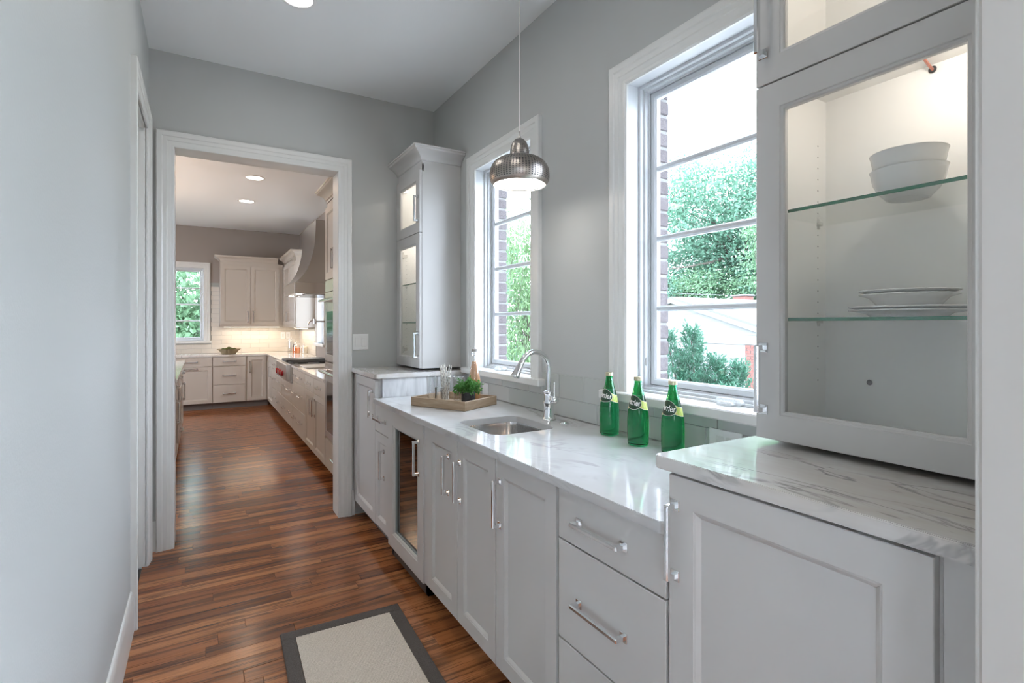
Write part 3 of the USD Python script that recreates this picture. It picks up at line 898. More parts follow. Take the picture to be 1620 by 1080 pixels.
def hutch(c, y0, y1, shelves, door_hi, door_lo, hinge_hi, side_vis):
    """A wall-hung box over the raised worktop: lower and upper compartment, each behind a glass door."""
    t = .018
    xb = W - .002
    zs = HB + .012
    mk = lambda *a: bx(*a)
    put(c, 'side_panel', mk(HX, xb, y1 - t, y1, zs, HT), 'cabinet_paint', smooth=False)
    put(c, 'side_panel', mk(HX, xb, y0, y0 + t, zs, HT), 'cabinet_paint', smooth=False)
    put(c, 'lining', cat(mk(HX + .001, xb - .008, y1 - t - .0015, y1 - t, zs + t, HT - t), mk(HX + .001, xb - .008, y0 + t, y0 + t + .0015, zs + t, HT - t)), 'cabinet_interior', smooth=False)
    put(c, 'back_panel', mk(xb - .008, xb, y0 + t, y1 - t, zs, HT), 'cabinet_interior', smooth=False)
    put(c, 'bottom_panel', mk(HX, xb - .008, y0 + t, y1 - t, zs, zs + t), 'cabinet_interior', smooth=False)
    put(c, 'divider', mk(HX, xb - .008, y0 + t, y1 - t, HM + .021, HM + .041), 'cabinet_interior', smooth=False)
    put(c, 'face_rail', mk(HX + .0005, HX + .018, y0 + t, y1 - t, HM - .028, HM + .021), 'cabinet_paint', smooth=False)  # added behind the door gap to block puck light leaking out
    put(c, 'top_panel', mk(HX, xb - .008, y0 + t, y1 - t, HT - t, HT), 'cabinet_interior', smooth=False)
    put(c, 'frieze', cat(mk(HX - .002, xb, y0, y1, HT, HT + .03), mk(HX - .002, HX + .01, y0, y1, HT - .045, HT)), 'cabinet_paint', smooth=False)
    for (za, zb, hz) in ((zs + .002, HM - .0025, 1.239), (HM + .0015, 2.432, 2.168)):
        fr = frame_of('-x', HX, door_hi, za)
        w, h = door_hi - door_lo, zb - za
        d = put(c, 'door', glass_door(fr, w, h), 'cabinet_paint', smooth=20)
        put(d, 'pane', rings(frame_of('-x', HX - .005, door_hi - .073, za + .073), w - .146, h - .146, [(0, 0), (0, .004)]), 'door_glass', smooth=False)
        hy = door_lo + .022 if hinge_hi else door_hi - .022
        put(d, 'handle', bar_pull((HX - .020, hy, hz), ZUP, OUT, .175), 'chrome', smooth=20, label='polished chrome bar handle')
        for q in (.12, .88):
            hn = za + (zb - za) * q
            yh = door_hi - .055 if hinge_hi else door_lo + .055
            put(d, 'hinge', cat(bx(HX - .003, HX + .012, yh - .018, yh + .018, hn - .024, hn + .024, .003), bx(HX + .008, HX + .05, yh + (.012 if hinge_hi else -.03), yh + (.03 if hinge_hi else -.012), hn - .012, hn + .012, .002)), 'brushed_nickel')
    for z in shelves:
        s = put(c, 'glass_shelf', bx(HX + .012, xb - .012, y0 + t + .004, y1 - t - .004, z, z + .008), 'shelf_glass', smooth=False)
        put(s, 'front_edge', bx(HX + .0105, HX + .0117, y0 + t + .004, y1 - t - .004, z, z + .008), 'glass_edge', smooth=False, label='green cut edge of the glass shelf')
        for yy in (y0 + t + .0015, y1 - t - .0015):
            sgn = 1 if yy < (y0 + y1) / 2 else -1
            for xx in (HX + .055, xb - .05):
                put(c, 'shelf_pin', cat(bx(xx - .007, xx + .007, yy, yy + sgn * .012, z - .005, z - .0004, .001), bx(xx - .004, xx + .004, yy, yy + sgn * .005, z - .014, z - .004, .001)), 'shelf_pin')
    pins = []
    for yy, sgn in ((y0 + t + .0016, 1), (y1 - t - .0016, -1)):
        for xx in (HX + .055, xb - .05):
            for k in range(22):
                z = 1.22 + .032 * k
                pins.append(lathe([(0, .0002), (.0021, .0002)], (0, 0, 0), 8, axis=(0, sgn, 0)).apply_translation((xx, yy, z)))
    put(c, 'pin_holes', cat(pins), 'dark_hole', smooth=False, kind='stuff')
    # puck lamp under the top of each compartment
    pkx, pky = (1.345, .50) if not side_vis else (1.43, (y0 + y1) / 2)
    for zt in (HM + .021, HT - t):
        pk = put(c, 'puck_light', lathe([(0, -.010), (.024, -.010), (.030, -.008), (.031, 0), (0, 0)], (pkx, pky, zt), 24), 'white_plastic')
        put(pk, 'lens', lathe([(0, -.0112), (.020, -.0112), (.022, -.0102), (0, -.0102)], (pkx, pky, zt), 24), 'bulb_glow')
        L = UsdLux.SphereLight.Define(stage, c + f'/lamp_{int(zt * 100)}')
        L.CreateRadiusAttr(.012)
        L.CreateIntensityAttr(PUCK)
        L.CreateColorAttr(Gf.Vec3f(1., .93, .85))
        L.AddTranslateOp().Set(Gf.Vec3d(*(np.array((pkx, pky, zt - .028)) - ORIGIN[c])))





def crown(c, y0, y1, z, x_front, ends, m_='cabinet_paint'):
    """Crown moulding along the front, returned to the wall at the listed ends."""
    V, F = [], []
    m = len(CROWN)
    path = []
    for p, q in CROWN:
        a = y0 + p if 'lo' in ends else y0
        b_ = y1 - p if 'hi' in ends else y1
        V += [(W - .002, a, z + q), (x_front + p, a, z + q), (x_front + p, b_, z + q), (W - .002, b_, z + q)]
    segs = ([(0, 1)] if 'lo' in ends else []) + [(1, 2)] + ([(2, 3)] if 'hi' in ends else [])
    for i in range(m - 1):
        for a, b_ in segs:
            p, q, r_, s = 4 * i + a, 4 * i + b_, 4 * (i + 1) + b_, 4 * (i + 1) + a
            F += [(p, r_, q), (p, s, r_)]
    F += [(4 * (m - 2), 4 * (m - 2) + 2, 4 * (m - 2) + 1), (4 * (m - 2), 4 * (m - 2) + 3, 4 * (m - 2) + 2)]
    me = trimesh.Trimesh(V, F, process=False)
    put(c, 'crown', me, m_, smooth=25)


hl = thing('hutch', 'tall narrow glass-front wall cabinet with crown moulding standing on the raised worktop near the doorway', 'cabinet', (1.43, 3.58, HB))
hutch(hl, 3.334, D - .003, (1.389, 1.667), 3.812, 3.337, True, True)
crown(hl, 3.334, D - .003, HT + .0, HX - .002, ('lo',))
hr = thing('hutch', 'large glass-front wall cabinet holding white dishes, at right', 'cabinet', (1.43, .57, HB))
hutch(hr, .275, .849, (1.389, 1.667), .851, .335, False, False)
crown(hr, .275, .849, HT + .0, HX - .002, ('hi',))
put(hr, 'wire', tube(smooth_curve([(1.37, .52, HM + .017), (1.42, .545, HM + .012), (1.48, .560, HM + .013), (1.53, .568, HM + .011), (1.562, .571, HM + .008)], 6), .0035, 8), 'copper_wire', label='copper-red lamp wire')
put(hr, 'cable_grommet', lathe([(0, .0), (.0075, .0), (.009, .0025), (.004, .003), (0, .003)], (1.5626, .571, HM + .008), 16, axis=(-1, 0, 0)), 'dark_hole')
put(hr, 'cable_grommet', lathe([(0, .0), (.0065, .0), (.0075, .002), (.004, .0025), (0, .0025)], (1.5626, .713, 1.222), 16, axis=(-1, 0, 0)), 'dark_hole')

# ================================================================== COUNTER-TOP THINGS
TZ = LZ + .001
# tray, turned on the worktop
tA, tB = np.array([1.031, 2.855]), np.array([1.207, 2.503])
tU = (tB - tA) / np.linalg.norm(tB - tA)
tV = np.array([-tU[1], tU[0]])
TL, TW = .392, .300


def tray_pt(a, b_):
    return tA + tU * a + tV * b_


def tray_box(a0, a1, b0, b1, z0, z1, bev=.0015):
    m = bx(a0, a1, b0, b1, z0, z1, bev)
    v = m.vertices
    m.vertices = np.c_[tA[0] + tU[0] * v[:, 0] + tV[0] * v[:, 1], tA[1] + tU[1] * v[:, 0] + tV[1] * v[:, 1], v[:, 2]]
    return m


tc = tray_pt(TL / 2, TW / 2)
c = thing('tray', 'square weathered wooden tray with low sides holding glasses, a plant and a bottle', 'tray', (*tc, LZ))
put(c, 'bottom', tray_box(.008, TL - .008, .008, TW - .008, TZ, TZ + .009), 'tray_wood', smooth=False)
for a0, a1, b0, b1 in ((0, TL, 0, .012), (0, TL, TW - .012, TW), (0, .012, .0122, TW - .0122), (TL - .012, TL, .0122, TW - .0122)):
    put(c, 'side', tray_box(a0, a1, b0, b1, TZ, TZ + .050), 'tray_wood', smooth=False)
IZ = TZ + .0095


def tumbler(xy, r0, r1, h, label, thick=.002):
    return single('drinking_glass', lathe([(0, .0002), (r0 * .96, .0002), (r0, .002), (r1, h - .001), (r1 - thick * .5, h), (r1 - thick, h - .001), (r0 - thick, .012), (r0 * .6, .010), (0, .010)], (*xy, IZ), 28), 'clear_glass', label, 'glass', smooth=40, loc=(*xy, IZ))


SG = (1.236, 2.830)
tumbler(SG, .026, .0355, .150, 'tall clear glass filled with striped paper straws on the tray')
tumbler((1.168, 2.772), .021, .025, .095, 'short clear empty glass in front of the glass of straws on the tray')
tumbler((1.161, 2.854), .027, .034, .150, 'tall clear empty glass left of the glass of straws on the tray')
tumbler((1.290, 2.768), .027, .034, .150, 'tall clear empty glass behind the potted herb on the tray')
rs = random.Random(3)
for k in range(14):
    q = 2 * math.pi * k / 14 + rs.uniform(-.05, .05)
    r0, r1 = (.006, .017)[k % 2], (.024, .034)[k % 2]
    cx, cy = SG
    a = np.array([cx + r0 * math.cos(q + .5), cy + r0 * math.sin(q + .5), IZ + .0135])
    b_ = np.array([cx + r1 * math.cos(q), cy + r1 * math.sin(q), IZ + rs.uniform(.205, .222)])
    single('paper_straw', tube([a, a + (b_ - a) * .5, b_], .0032, 8), 'straw_paper', 'white and grey spiral-striped paper straw standing in the tall glass on the tray', 'straw', 'paper straws in the tall glass')

# potted herb
px, py = 1.281, 2.617
c = thing('potted_herb', 'small bushy green herb in a black textured pot on the tray', 'plant', (px, py, IZ))
put(c, 'pot', lathe([(0, .0005), (.034, .0005), (.0375, .003), (.039, .02), (.039, .076), (.037, .079), (.035, .076), (.035, .068), (0, .068)], (px, py, IZ), 32), 'pot_black', smooth=40)
put(c, 'soil', lathe([(0, .0685), (.0345, .0685), (.033, .071), (0, .072)], (px, py, IZ), 20), 'soil')


def leaves(centers, dirs, size, rs_, fold=.25, aspect=.55):
    """Folded leaves, six triangles' worth of points each, as one mesh."""
    n = len(centers)
    d = dirs / (np.linalg.norm(dirs, axis=1, keepdims=True) + 1e-9)
    up = rs_.normal(size=(n, 3))
    s = np.cross(d, up)
    s /= np.linalg.norm(s, axis=1, keepdims=True) + 1e-9
    nn = np.cross(s, d)
    L = np.asarray(size)[:, None]
    w = L * aspect / 2
    p0 = centers
    p1 = centers + d * L * .45 + s * w + nn * L * fold * .3
    p2 = centers + d * L
    p3 = centers + d * L * .45 - s * w + nn * L * fold * .3
    V = np.stack([p0, p1, p2, p3], 1).reshape(-1, 3)
    b_ = np.arange(n)[:, None] * 4
    F = np.concatenate([b_ + [0, 1, 2], b_ + [0, 2, 3]], 1).reshape(-1, 3)
    return trimesh.Trimesh(V, F, process=False)


g = np.random.default_rng(4)
st = []
cent, dirs = [], []
for k in range(64):
    q, e = g.uniform(0, 2 * math.pi), g.uniform(.1, 1.35)
    d = np.array([math.cos(q) * math.cos(e), math.sin(q) * math.cos(e), math.sin(e)])
    L = g.uniform(.05, .078)
    a = np.array([px + .012 * math.cos(q), py + .012 * math.sin(q), IZ + .071])
    b_ = a + d * L * np.array([.92, .92, 1.15])
    st.append(tube([a, (a + b_) / 2 + (0, 0, .008), b_], .0009, 4, caps=False))
    for t_ in np.linspace(.35, 1.02, 13):
        cent.append(a + (b_ - a) * t_ + g.normal(size=3) * .004)
        dirs.append(d * .5 + g.normal(size=3))
put(c, 'stems', cat(st), 'leaf_herb', smooth=False)
put(c, 'foliage', leaves(np.array(cent), np.array(dirs), g.uniform(.013, .023, len(cent)), g), 'leaf_herb', smooth=False, kind='stuff')

# swing-top bottle
bx_, by_ = 1.371, 2.721
c = thing('swing_top_bottle', 'tapered swing-top glass bottle of amber drink behind the potted herb on the tray', 'bottle', (bx_, by_, IZ))
put(c, 'liquid', lathe([(0, .001), (.0335, .001), (.0355, .004), (.0355, .12), (.032, .145), (.019, .215), (.0135, .238), (.0, .238)], (bx_, by_, IZ), 32), 'liquid_amber', smooth=40)
put(c, 'glass_body', lathe([(0, .0003), (.035, .0003), (.0375, .004), (.0375, .12), (.0345, .146), (.0215, .216), (.0165, .240), (.0145, .274), (.0165, .279), (.0165, .296), (.012, .296)], (bx_, by_, IZ), 32), 'clear_glass', smooth=40)
put(c, 'stopper', lathe([(0, .2965), (.013, .2965), (.016, .301), (.015, .311), (.008, .315), (0, .315)], (bx_, by_, IZ), 20), 'rubber')
wr = []
for s in (-1, 1):
    wr.append(tube(smooth_curve([(bx_ + s * .0165, by_, IZ + .27), (bx_ + s * .021, by_ - .004, IZ + .284), (bx_ + s * .018, by_, IZ + .306), (bx_ + s * .006, by_, IZ + .3175)], 4), .0013, 6))
wr.append(tube([(bx_ + .0165 * math.cos(q), by_ + .0165 * math.sin(q), IZ + .272) for q in np.linspace(0, 2 * math.pi, 20)], .0012, 6))
put(c, 'wire_bail', cat(wr), 'chrome')

# green bottles of mineral water
BH = .262
prof_o = [(0, .0004), (.034, .0004), (.0385, .003), (.0402, .010), (.0408, .035), (.0412, .07), (.0412, .100), (.0395, .125), (.0355, .150), (.0300, .172), (.0240, .193), (.0192, .210), (.0160, .226), (.0142, .240), (.0140, .246), (.0150, .247), (.0150, .252), (.0132, .253), (.0130, .2585)]
fill = .196
prof_i = [(.0095, .2585), (.0100, .245), (.0120, .226), (.0165, .206), (.0212, .1945), (0, .1945)]
OZ_, OR_ = np.array([p[1] for p in prof_o[1:]]), np.array([p[0] for p in prof_o[1:]])


def rad(z):
    return np.interp(z, OZ_, OR_)


def wrap(poly, xy, phi, off, seg=.003):
    """A flat outline (s, z) laid round the bottle at angle phi."""
    out = []
    for gmt in getattr(poly, 'geoms', [poly]):
        if gmt.geom_type != 'Polygon' or gmt.is_empty or gmt.area < 1e-9:
            continue
        v, f = trimesh.creation.triangulate_polygon(gmt, engine='earcut') if False else (None, None)
        m = trimesh.creation.extrude_polygon(gmt, .0003, engine='earcut')
        v, f = trimesh.remesh.subdivide_to_size(m.vertices, m.faces, seg)
        r = rad(v[:, 1])
        a = phi + v[:, 0] / .036
        rr_ = r + off + v[:, 2]
        out.append(trimesh.Trimesh(np.c_[xy[0] + rr_ * np.cos(a), xy[1] + rr_ * np.sin(a), TZ + v[:, 1]], f, process=False))
    return cat(out)


from shapely import affinity


def text_poly(s, h):
    m = meshkit.text_mesh(s, h, .001, bold=True)
    fc = m.faces[m.face_normals[:, 2] > .9]
    return shapely.union_all([Polygon(m.vertices[t][:, :2]).buffer(1e-6) for t in fc]).buffer(h * .004).simplify(h * .008).buffer(0)


WORD = text_poly('Perrier', .0150)
wb = WORD.bounds
WORD = affinity.translate(WORD, -(wb[0] + wb[2]) / 2, -(wb[1] + wb[3]) / 2)
SPOT = {0: ((1.480, 1.672), 'green glass bottle of mineral water, leftmost of the three by the window'),
        1: ((1.447, 1.470), 'green glass bottle of mineral water, middle one of the three by the window'),
        2: ((1.455, 1.305), 'green glass bottle of mineral water with gold cap, nearest the raised worktop at right')}
for k, (xy, lab) in SPOT.items():
    c = thing('water_bottle', lab, 'bottle', (*xy, TZ))
    put(c, 'glass_body', lathe(prof_o + prof_i, (*xy, TZ), 48), 'bottle_glass', smooth=60)
    put(c, 'cap', lathe([(.0152, .2475), (.0162, .248), (.0162, .2605), (.0148, .2625), (0, .2627), (0, .2590), (.0138, .2588), (.0152, .2475)], (*xy, TZ), 32), 'bottle_cap')
    phi = math.atan2(-xy[1], -xy[0]) - math.radians(34)
    flip = lambda p: p
    band = Polygon([(s, .1440 + .0060 * math.cos((s - .012) / .036 * 2.2)) for s in np.linspace(-.040, .066, 26)] + [(s, .1740 + .0060 * math.cos((s - .012) / .036 * 2.2)) for s in np.linspace(.066, -.040, 26)])
    oval = affinity.rotate(affinity.scale(Point(0, 0).buffer(1, 32), .0365, .0255), -8, origin=(0, 0))
    oval = affinity.translate(oval, -.002, .167)
    rim = oval.buffer(.0011)
    edge = band.buffer(.0010).difference(rim)
    for pc_ in getattr(band.difference(rim), 'geoms', [band.difference(rim)]):
        if pc_.area > 2e-6:
            lb_ = put(c, 'label_band', wrap(pc_, xy, phi, .00045), 'label_gold', smooth=False, label='gold and lime neck label')
            lb = lb_ if pc_.centroid.x > 0 else lb_
    stripes = [affinity.skew(sbox(s, .12, s + .0055, .20), xs=-12) for s in (.036, .047, .058)]
    put(lb, 'lime_stripe', wrap(shapely.union_all(stripes).intersection(band.buffer(-.0012)).difference(rim), xy, phi, .0008), 'label_lime', smooth=False)
    put(lb, 'label_edge', wrap(edge.difference(band), xy, phi, .0006), 'label_white', smooth=False)
    ov = put(c, 'oval_label', wrap(oval, xy, phi, .0009), 'label_dark', smooth=False, label='dark green oval label with white lettering')
    put(ov, 'oval_rim', wrap(rim.difference(oval), xy, phi, .0010), 'label_white', smooth=False)
    wd = affinity.translate(affinity.rotate(affinity.scale(WORD, 1.02, 1.25, origin=(0, 0)), -8, origin=(0, 0)), -.002, .167)
    put(ov, 'lettering', wrap(wd, xy, phi, .0013, seg=.004), 'label_white', smooth=False)

# ------------------------------------------------------------------ dishes in the right hutch
S1, S2 = 1.667 + .0082, 1.389 + .0082
DX, DY = 1.428, .570


def dish(name, prof, z, label, category, group=None, dx=0):
    return single(name, lathe(prof, (DX + dx, DY, z), 64), 'porcelain', label, category, group, smooth=40, loc=(DX + dx, DY, z))


bowl = [(0, .003), (.036, .003), (.038, 0), (.043, 0), (.045, .004), (.060, .020), (.070, .042), (.0745, .068), (.0760, .070), (.0742, .0705), (.0715, .068), (.067, .044), (.057, .024), (.042, .010), (0, .009)]
dish('bowl', bowl, S1, 'deep white porcelain bowl, lower of the two nested on the top glass shelf', 'bowl')
dish('bowl', bowl, S1 + .0385, 'deep white porcelain bowl, upper of the two nested on the top glass shelf', 'bowl')
plate = [(0, .002), (.066, .002), (.068, 0), (.073, 0), (.075, .003), (.084, .009), (.118, .0145), (.1195, .0165), (.1185, .0178), (.084, .0125), (.073, .0075), (0, .0065)]
dish('plate', plate, S2, 'wide white dinner plate, lower of the two under the shallow bowls', 'plate')
dish('plate', plate, S2 + .0075, 'wide white dinner plate, upper of the two under the shallow bowls', 'plate')
sb = [(0, .003), (.048, .003), (.050, 0), (.055, 0), (.057, .003), (.066, .018), (.078, .031), (.096, .0365), (.0975, .0385), (.0962, .0395), (.076, .0345), (.063, .022), (.053, .008), (0, .007)]
dish('shallow_bowl', sb, S2 + .0155, 'wide-rimmed shallow white bowl resting on the plates, lower of the two', 'bowl')
dish('shallow_bowl', sb, S2 + .0245, 'wide-rimmed shallow white bowl on top of the stack of dishes', 'bowl')

# ------------------------------------------------------------------ pendant lamp: perforated hammered metal
PX, PY, PB = 1.25, 2.022, 2.018
c = thing('pendant_lamp', 'pendant lamp with a bell-shaped perforated nickel shade over the sink', 'lamp', (PX, PY, PB))
pprof = [(.121, 0), (.130, .010), (.1365, .028), (.1375, .050), (.133, .074), (.120, .098), (.098, .115), (.072, .125), (.050, .131), (.0455, .134), (.0445, .142), (.043, .158), (.039, .178), (.031, .196), (.020, .208), (.006, .2135)]
pc = smooth_curve(np.array([(r, z, 0) for r, z in pprof]), 4)[:, :2]
arc = np.r_[0, np.cumsum(np.linalg.norm(np.diff(pc, axis=0), axis=1))]
NR = 36
samp = np.linspace(0, arc[-1], NR * 2 + 1)
pr = np.c_[np.interp(samp, arc, pc[:, 0]), np.interp(samp, arc, pc[:, 1])]
NC = 60
V, F, V2 = [], [], []
for r, z in pr:
    for k in range(2 * NC):
        q = math.pi * k / NC
        V.append((PX + r * math.cos(q), PY + r * math.sin(q), PB + z))
for i in range(NR * 2):
    row = i // 2
    for k in range(2 * NC):
        hole = (i % 2 == 1) and (k % 2 == 1) and 2 <= row <= NR - 3 and pr[i][0] > .028 and not (.128 < pr[i][1] < .136)
        if hole:
            continue
        a, b_ = i * 2 * NC + k, i * 2 * NC + (k + 1) % (2 * NC)
        F += [(a, b_, b_ + 2 * NC), (a, b_ + 2 * NC, a + 2 * NC)]
put(c, 'shade', trimesh.Trimesh(V, F, process=False), 'nickel_shade', smooth=True, label='perforated hammered nickel shade')
put(c, 'rim', tube([(PX + .121 * math.cos(q), PY + .121 * math.sin(q), PB) for q in np.linspace(0, 2 * math.pi, 49)], .0022, 8, caps=False), 'brushed_nickel')
put(c, 'inner_shell', lathe([(.1195, .003), (.1290, .012), (.1352, .030), (.1362, .050), (.1318, .0735), (.1188, .0972), (.097, .1140), (.071, .1240), (.049, .130), (.043, .133), (.042, .158), (.038, .177), (.030, .195), (.019, .2065), (0, .2085)], (PX, PY, PB), 48), 'black_iron', smooth=60, label='added dark shell that puts shade behind the perforations')  # added dark layer, puts shade into the holes over the bright liner
put(c, 'liner', lathe([(.1195, .002), (.1285, .012), (.1345, .030), (.1355, .050), (.131, .073), (.118, .0965), (.096, .113), (.07, .123), (.048, .128), (0, .129)][::-1], (PX, PY, PB), 48), 'lamp_liner', smooth=60, label='white inner lining of the shade')
put(c, 'diffuser', lathe([(0, .014), (.05, .016), (.09, .022), (.118, .030), (.12, .034), (0, .034)], (PX, PY, PB), 40), 'lamp_glow', smooth=40)
put(c, 'cable', tube([(PX, PY, PB + .213), (PX, PY, CEIL - .03)], .0028, 8), 'cable_grey')
put(c, 'strain_relief', lathe([(0, .212), (.0055, .212), (.0055, .220), (.0038, .224), (.0035, .245), (0, .245)], (PX, PY, PB), 16), 'brushed_nickel')
put(c, 'canopy', lathe([(0, -.03), (.012, -.028), (.055, -.012), (.06, -.004), (.06, 0), (0, 0)], (PX, PY, CEIL), 32), 'brushed_nickel')


# ------------------------------------------------------------------ recessed lights
def can(xy, label, r=.075, power=1., col=(1., .96, .91), glow='lamp_glow'):
    c = thing('recessed_light', label, 'light', (*xy, CEIL))
    put(c, 'trim_ring', lathe([(r, -.001), (r * 1.28, -.001), (r * 1.28, -.004), (r * 1.22, -.006), (r * 1.02, -.006), (r, -.001)], (*xy, CEIL), 40), 'white_plastic', smooth=40)
    put(c, 'lens', lathe([(0, -.0025), (r * .99, -.0025), (r * .99, -.0012), (0, -.0012)], (*xy, CEIL), 40), glow, smooth=False)
    L = UsdLux.DiskLight.Define(stage, c + '/lamp')
    L.CreateRadiusAttr(r * .95)
    L.CreateIntensityAttr(power)
    L.CreateColorAttr(Gf.Vec3f(*col))
    L.AddTranslateOp().Set(Gf.Vec3d(0, 0, -.008))


can((.425, 2.850), 'recessed ceiling light of the pantry, cut by the top of the photo', .07, PANTRY)
can((.425, 1.30), 'added unseen recessed ceiling light of the pantry near the camera', .07, PANTRY)  # unseen can, added to raise the brightness near the camera
WARM = (1., .70, .46)
can((.522, 6.592), 'recessed ceiling light of the far kitchen, nearer of the two seen through the doorway', .088, KITCHEN, WARM)
can((.525, 7.900), 'recessed ceiling light of the far kitchen, farther of the two seen through the doorway', .088, KITCHEN, WARM)
can((-1.4, 6.592), 'added unseen recessed ceiling light of the far kitchen, nearer one above the island', .088, KITCHEN, WARM)  # unseen kitchen cans, added for more warm light from out of view
can((-1.4, 7.900), 'added unseen recessed ceiling light of the far kitchen, farther one above the island', .088, KITCHEN, WARM)

# ------------------------------------------------------------------ switch, rug
c = thing('light_switch', 'white double rocker light switch on the grey wall right of the doorway', 'switch', (.998, D - .004, 1.253))
put(c, 'plate', bx(.940, 1.056, D - .006, D - .0006, 1.195, 1.311, .002), 'white_plastic')
for xx in (.975, 1.021):
    put(c, 'rocker', bx(xx - .0165, xx + .0165, D - .009, D - .0055, 1.219, 1.287, .0015), 'white_plastic')

c = thing('rug', 'small beige woven rug with a dark grey border on the oak floor', 'rug', (.555, 2.05, 0))
ra = math.radians(-2.0)


def rug_xf(v):
    v = np.asarray(v, float)
    cx, cy = .298, 2.498
    dx, dy = v[:, 0], v[:, 1]
    return np.c_[cx + dx * math.cos(ra) - dy * math.sin(ra) * -1 * -1, cy + dx * math.sin(ra) + dy * math.cos(ra), v[:, 2]]


RW, RL, RB = .53, 1.0, .058
bm = []
for a0, a1, b0, b1 in ((0, RW, -RB, 0), (0, RW, -RL, -RL + RB), (0, RB, -RL + RB, -RB), (RW - RB, RW, -RL + RB, -RB)):
    m = bx(a0, a1, b0, b1, .0006, .011, .003)
    m.vertices = rug_xf(m.vertices)
    bm.append(m)
for m in bm:
    put(c, 'border', m, 'rug_border', smooth=False)
nx, ny = 118, 250
gx, gy = np.meshgrid(np.linspace(RB + .0005, RW - RB - .0005, nx), np.linspace(-RL + RB + .0005, -RB - .0005, ny), indexing='ij')
pit = .0115
rowk = np.floor(gy / pit)
hgt = .0065 + .0055 * np.abs(np.sin(math.pi * gy / pit)) ** .6 * (.55 + .45 * np.abs(np.sin(math.pi * (gx / .016 + .5 * (rowk % 2)))) ** .7) + .0012 * meshkit.noise(np.stack([gx * 160, gy * 160, gx * 0], -1))
V = rug_xf(np.c_[gx.ravel(), gy.ravel(), hgt.ravel()])
i, j = np.meshgrid(np.arange(nx - 1), np.arange(ny - 1), indexing='ij')
a = (i * ny + j).ravel()
F = np.r_[np.c_[a, a + ny, a + ny + 1], np.c_[a, a + ny + 1, a + 1]]
put(c, 'woven_field', trimesh.Trimesh(V, F, process=False), 'rug_weave', smooth=True, label='beige chunky woven field')

# ================================================================== FAR KITCHEN
KX = .975           # boxes of the right-hand run; fronts 2 cm forward
KZ, KT = .885, .030
KD = 9.72           # boxes of the back run
KO = (0, -1, 0)
UX = (1, 0, 0)


def kfront(parent, kind, y_hi, y_lo, z0, z1, pulls=(), st=.06, plane=KX):
    g = .002
    slabbed = kind == 'drawer'
    fr = frame_of('-x', plane, y_hi - g, z0 + g)
    p = put(parent, kind, (slab if slabbed else shaker)(fr, y_hi - y_lo - 2 * g, z1 - z0 - 2 * g, *(() if slabbed else (st,))), 'cabinet_warm_lit', smooth=20)
    for d, y, z in pulls:
        put(p, 'handle', bar_pull((plane - .020, y, z), ZUP if d == 'v' else UD, OUT, .17), 'chrome', smooth=20)


def kbody(c, y0, y1, top=None):
    put(c, 'body', bx(KX, W - .002, y0 + .0006, y1 - .0006, .105, top or KZ - KT - .001), 'cabinet_warm_lit', smooth=False)
    put(c, 'toe_kick', bx(1.045, 1.06, y0 + .0006, y1 - .0006, .0005, .105), 'toe_kick', smooth=False)


TOPZ = KZ - KT - .006
c = thing('base_cabinet', 'far-kitchen base cabinet of two wide drawers and a small one, right of the corner', 'cabinet', (1.27, 8.36, 0))
kbody(c, 7.806, 8.92)
kfront(c, 'drawer', 8.916, 7.81, .70, TOPZ, [('h', 8.55, .775), ('h', 8.15, .775)])
kfront(c, 'drawer', 8.916, 7.81, .40, .698, [('h', 8.62, .56), ('h', 8.10, .56)])
kfront(c, 'drawer', 8.916, 7.81, .105, .398, [('h', 8.62, .27), ('h', 8.10, .27)])
c = thing('base_cabinet', 'far-kitchen corner base cabinet with a narrow panelled door', 'cabinet', (1.27, 9.32, 0))
kbody(c, 8.921, 9.715)
kfront(c, 'door', 9.60, 8.925, .105, TOPZ, [('v', 9.16, .62)])
c = thing('base_cabinet', 'far-kitchen base cabinet of wide drawers directly below the red-knobbed range top', 'cabinet', (1.27, 7.31, 0))
kbody(c, 6.822, 7.805, .66)
kfront(c, 'drawer', 7.80, 6.826, .40, .655, [('h', 7.55, .56), ('h', 7.08, .56)])
kfront(c, 'drawer', 7.80, 6.826, .105, .398, [('h', 7.55, .27), ('h', 7.08, .27)])
c = thing('base_cabinet', 'far-kitchen base cabinet of three wide drawers right of the range top', 'cabinet', (1.27, 6.4, 0))
kbody(c, 5.951, 6.821)
for z0, z1, hz in ((.70, TOPZ, .775), (.40, .698, .57), (.105, .398, .28)):
    kfront(c, 'drawer', 6.817, 5.955, z0, z1, [('h', 6.62, hz), ('h', 6.20, hz)])
c = thing('base_cabinet', 'far-kitchen base cabinet with two drawers over two doors beside the wall oven', 'cabinet', (1.27, 5.42, 0))
kbody(c, 4.882, 5.950)
kfront(c, 'drawer', 5.946, 5.42, .70, TOPZ, [('h', 5.68, .775)])
kfront(c, 'drawer', 5.416, 4.886, .70, TOPZ, [('h', 5.15, .775)])
kfront(c, 'door', 5.946, 5.42, .105, .698, [('v', 5.48, .56)])
kfront(c, 'door', 5.416, 4.886, .105, .698, [('v', 5.36, .56)])

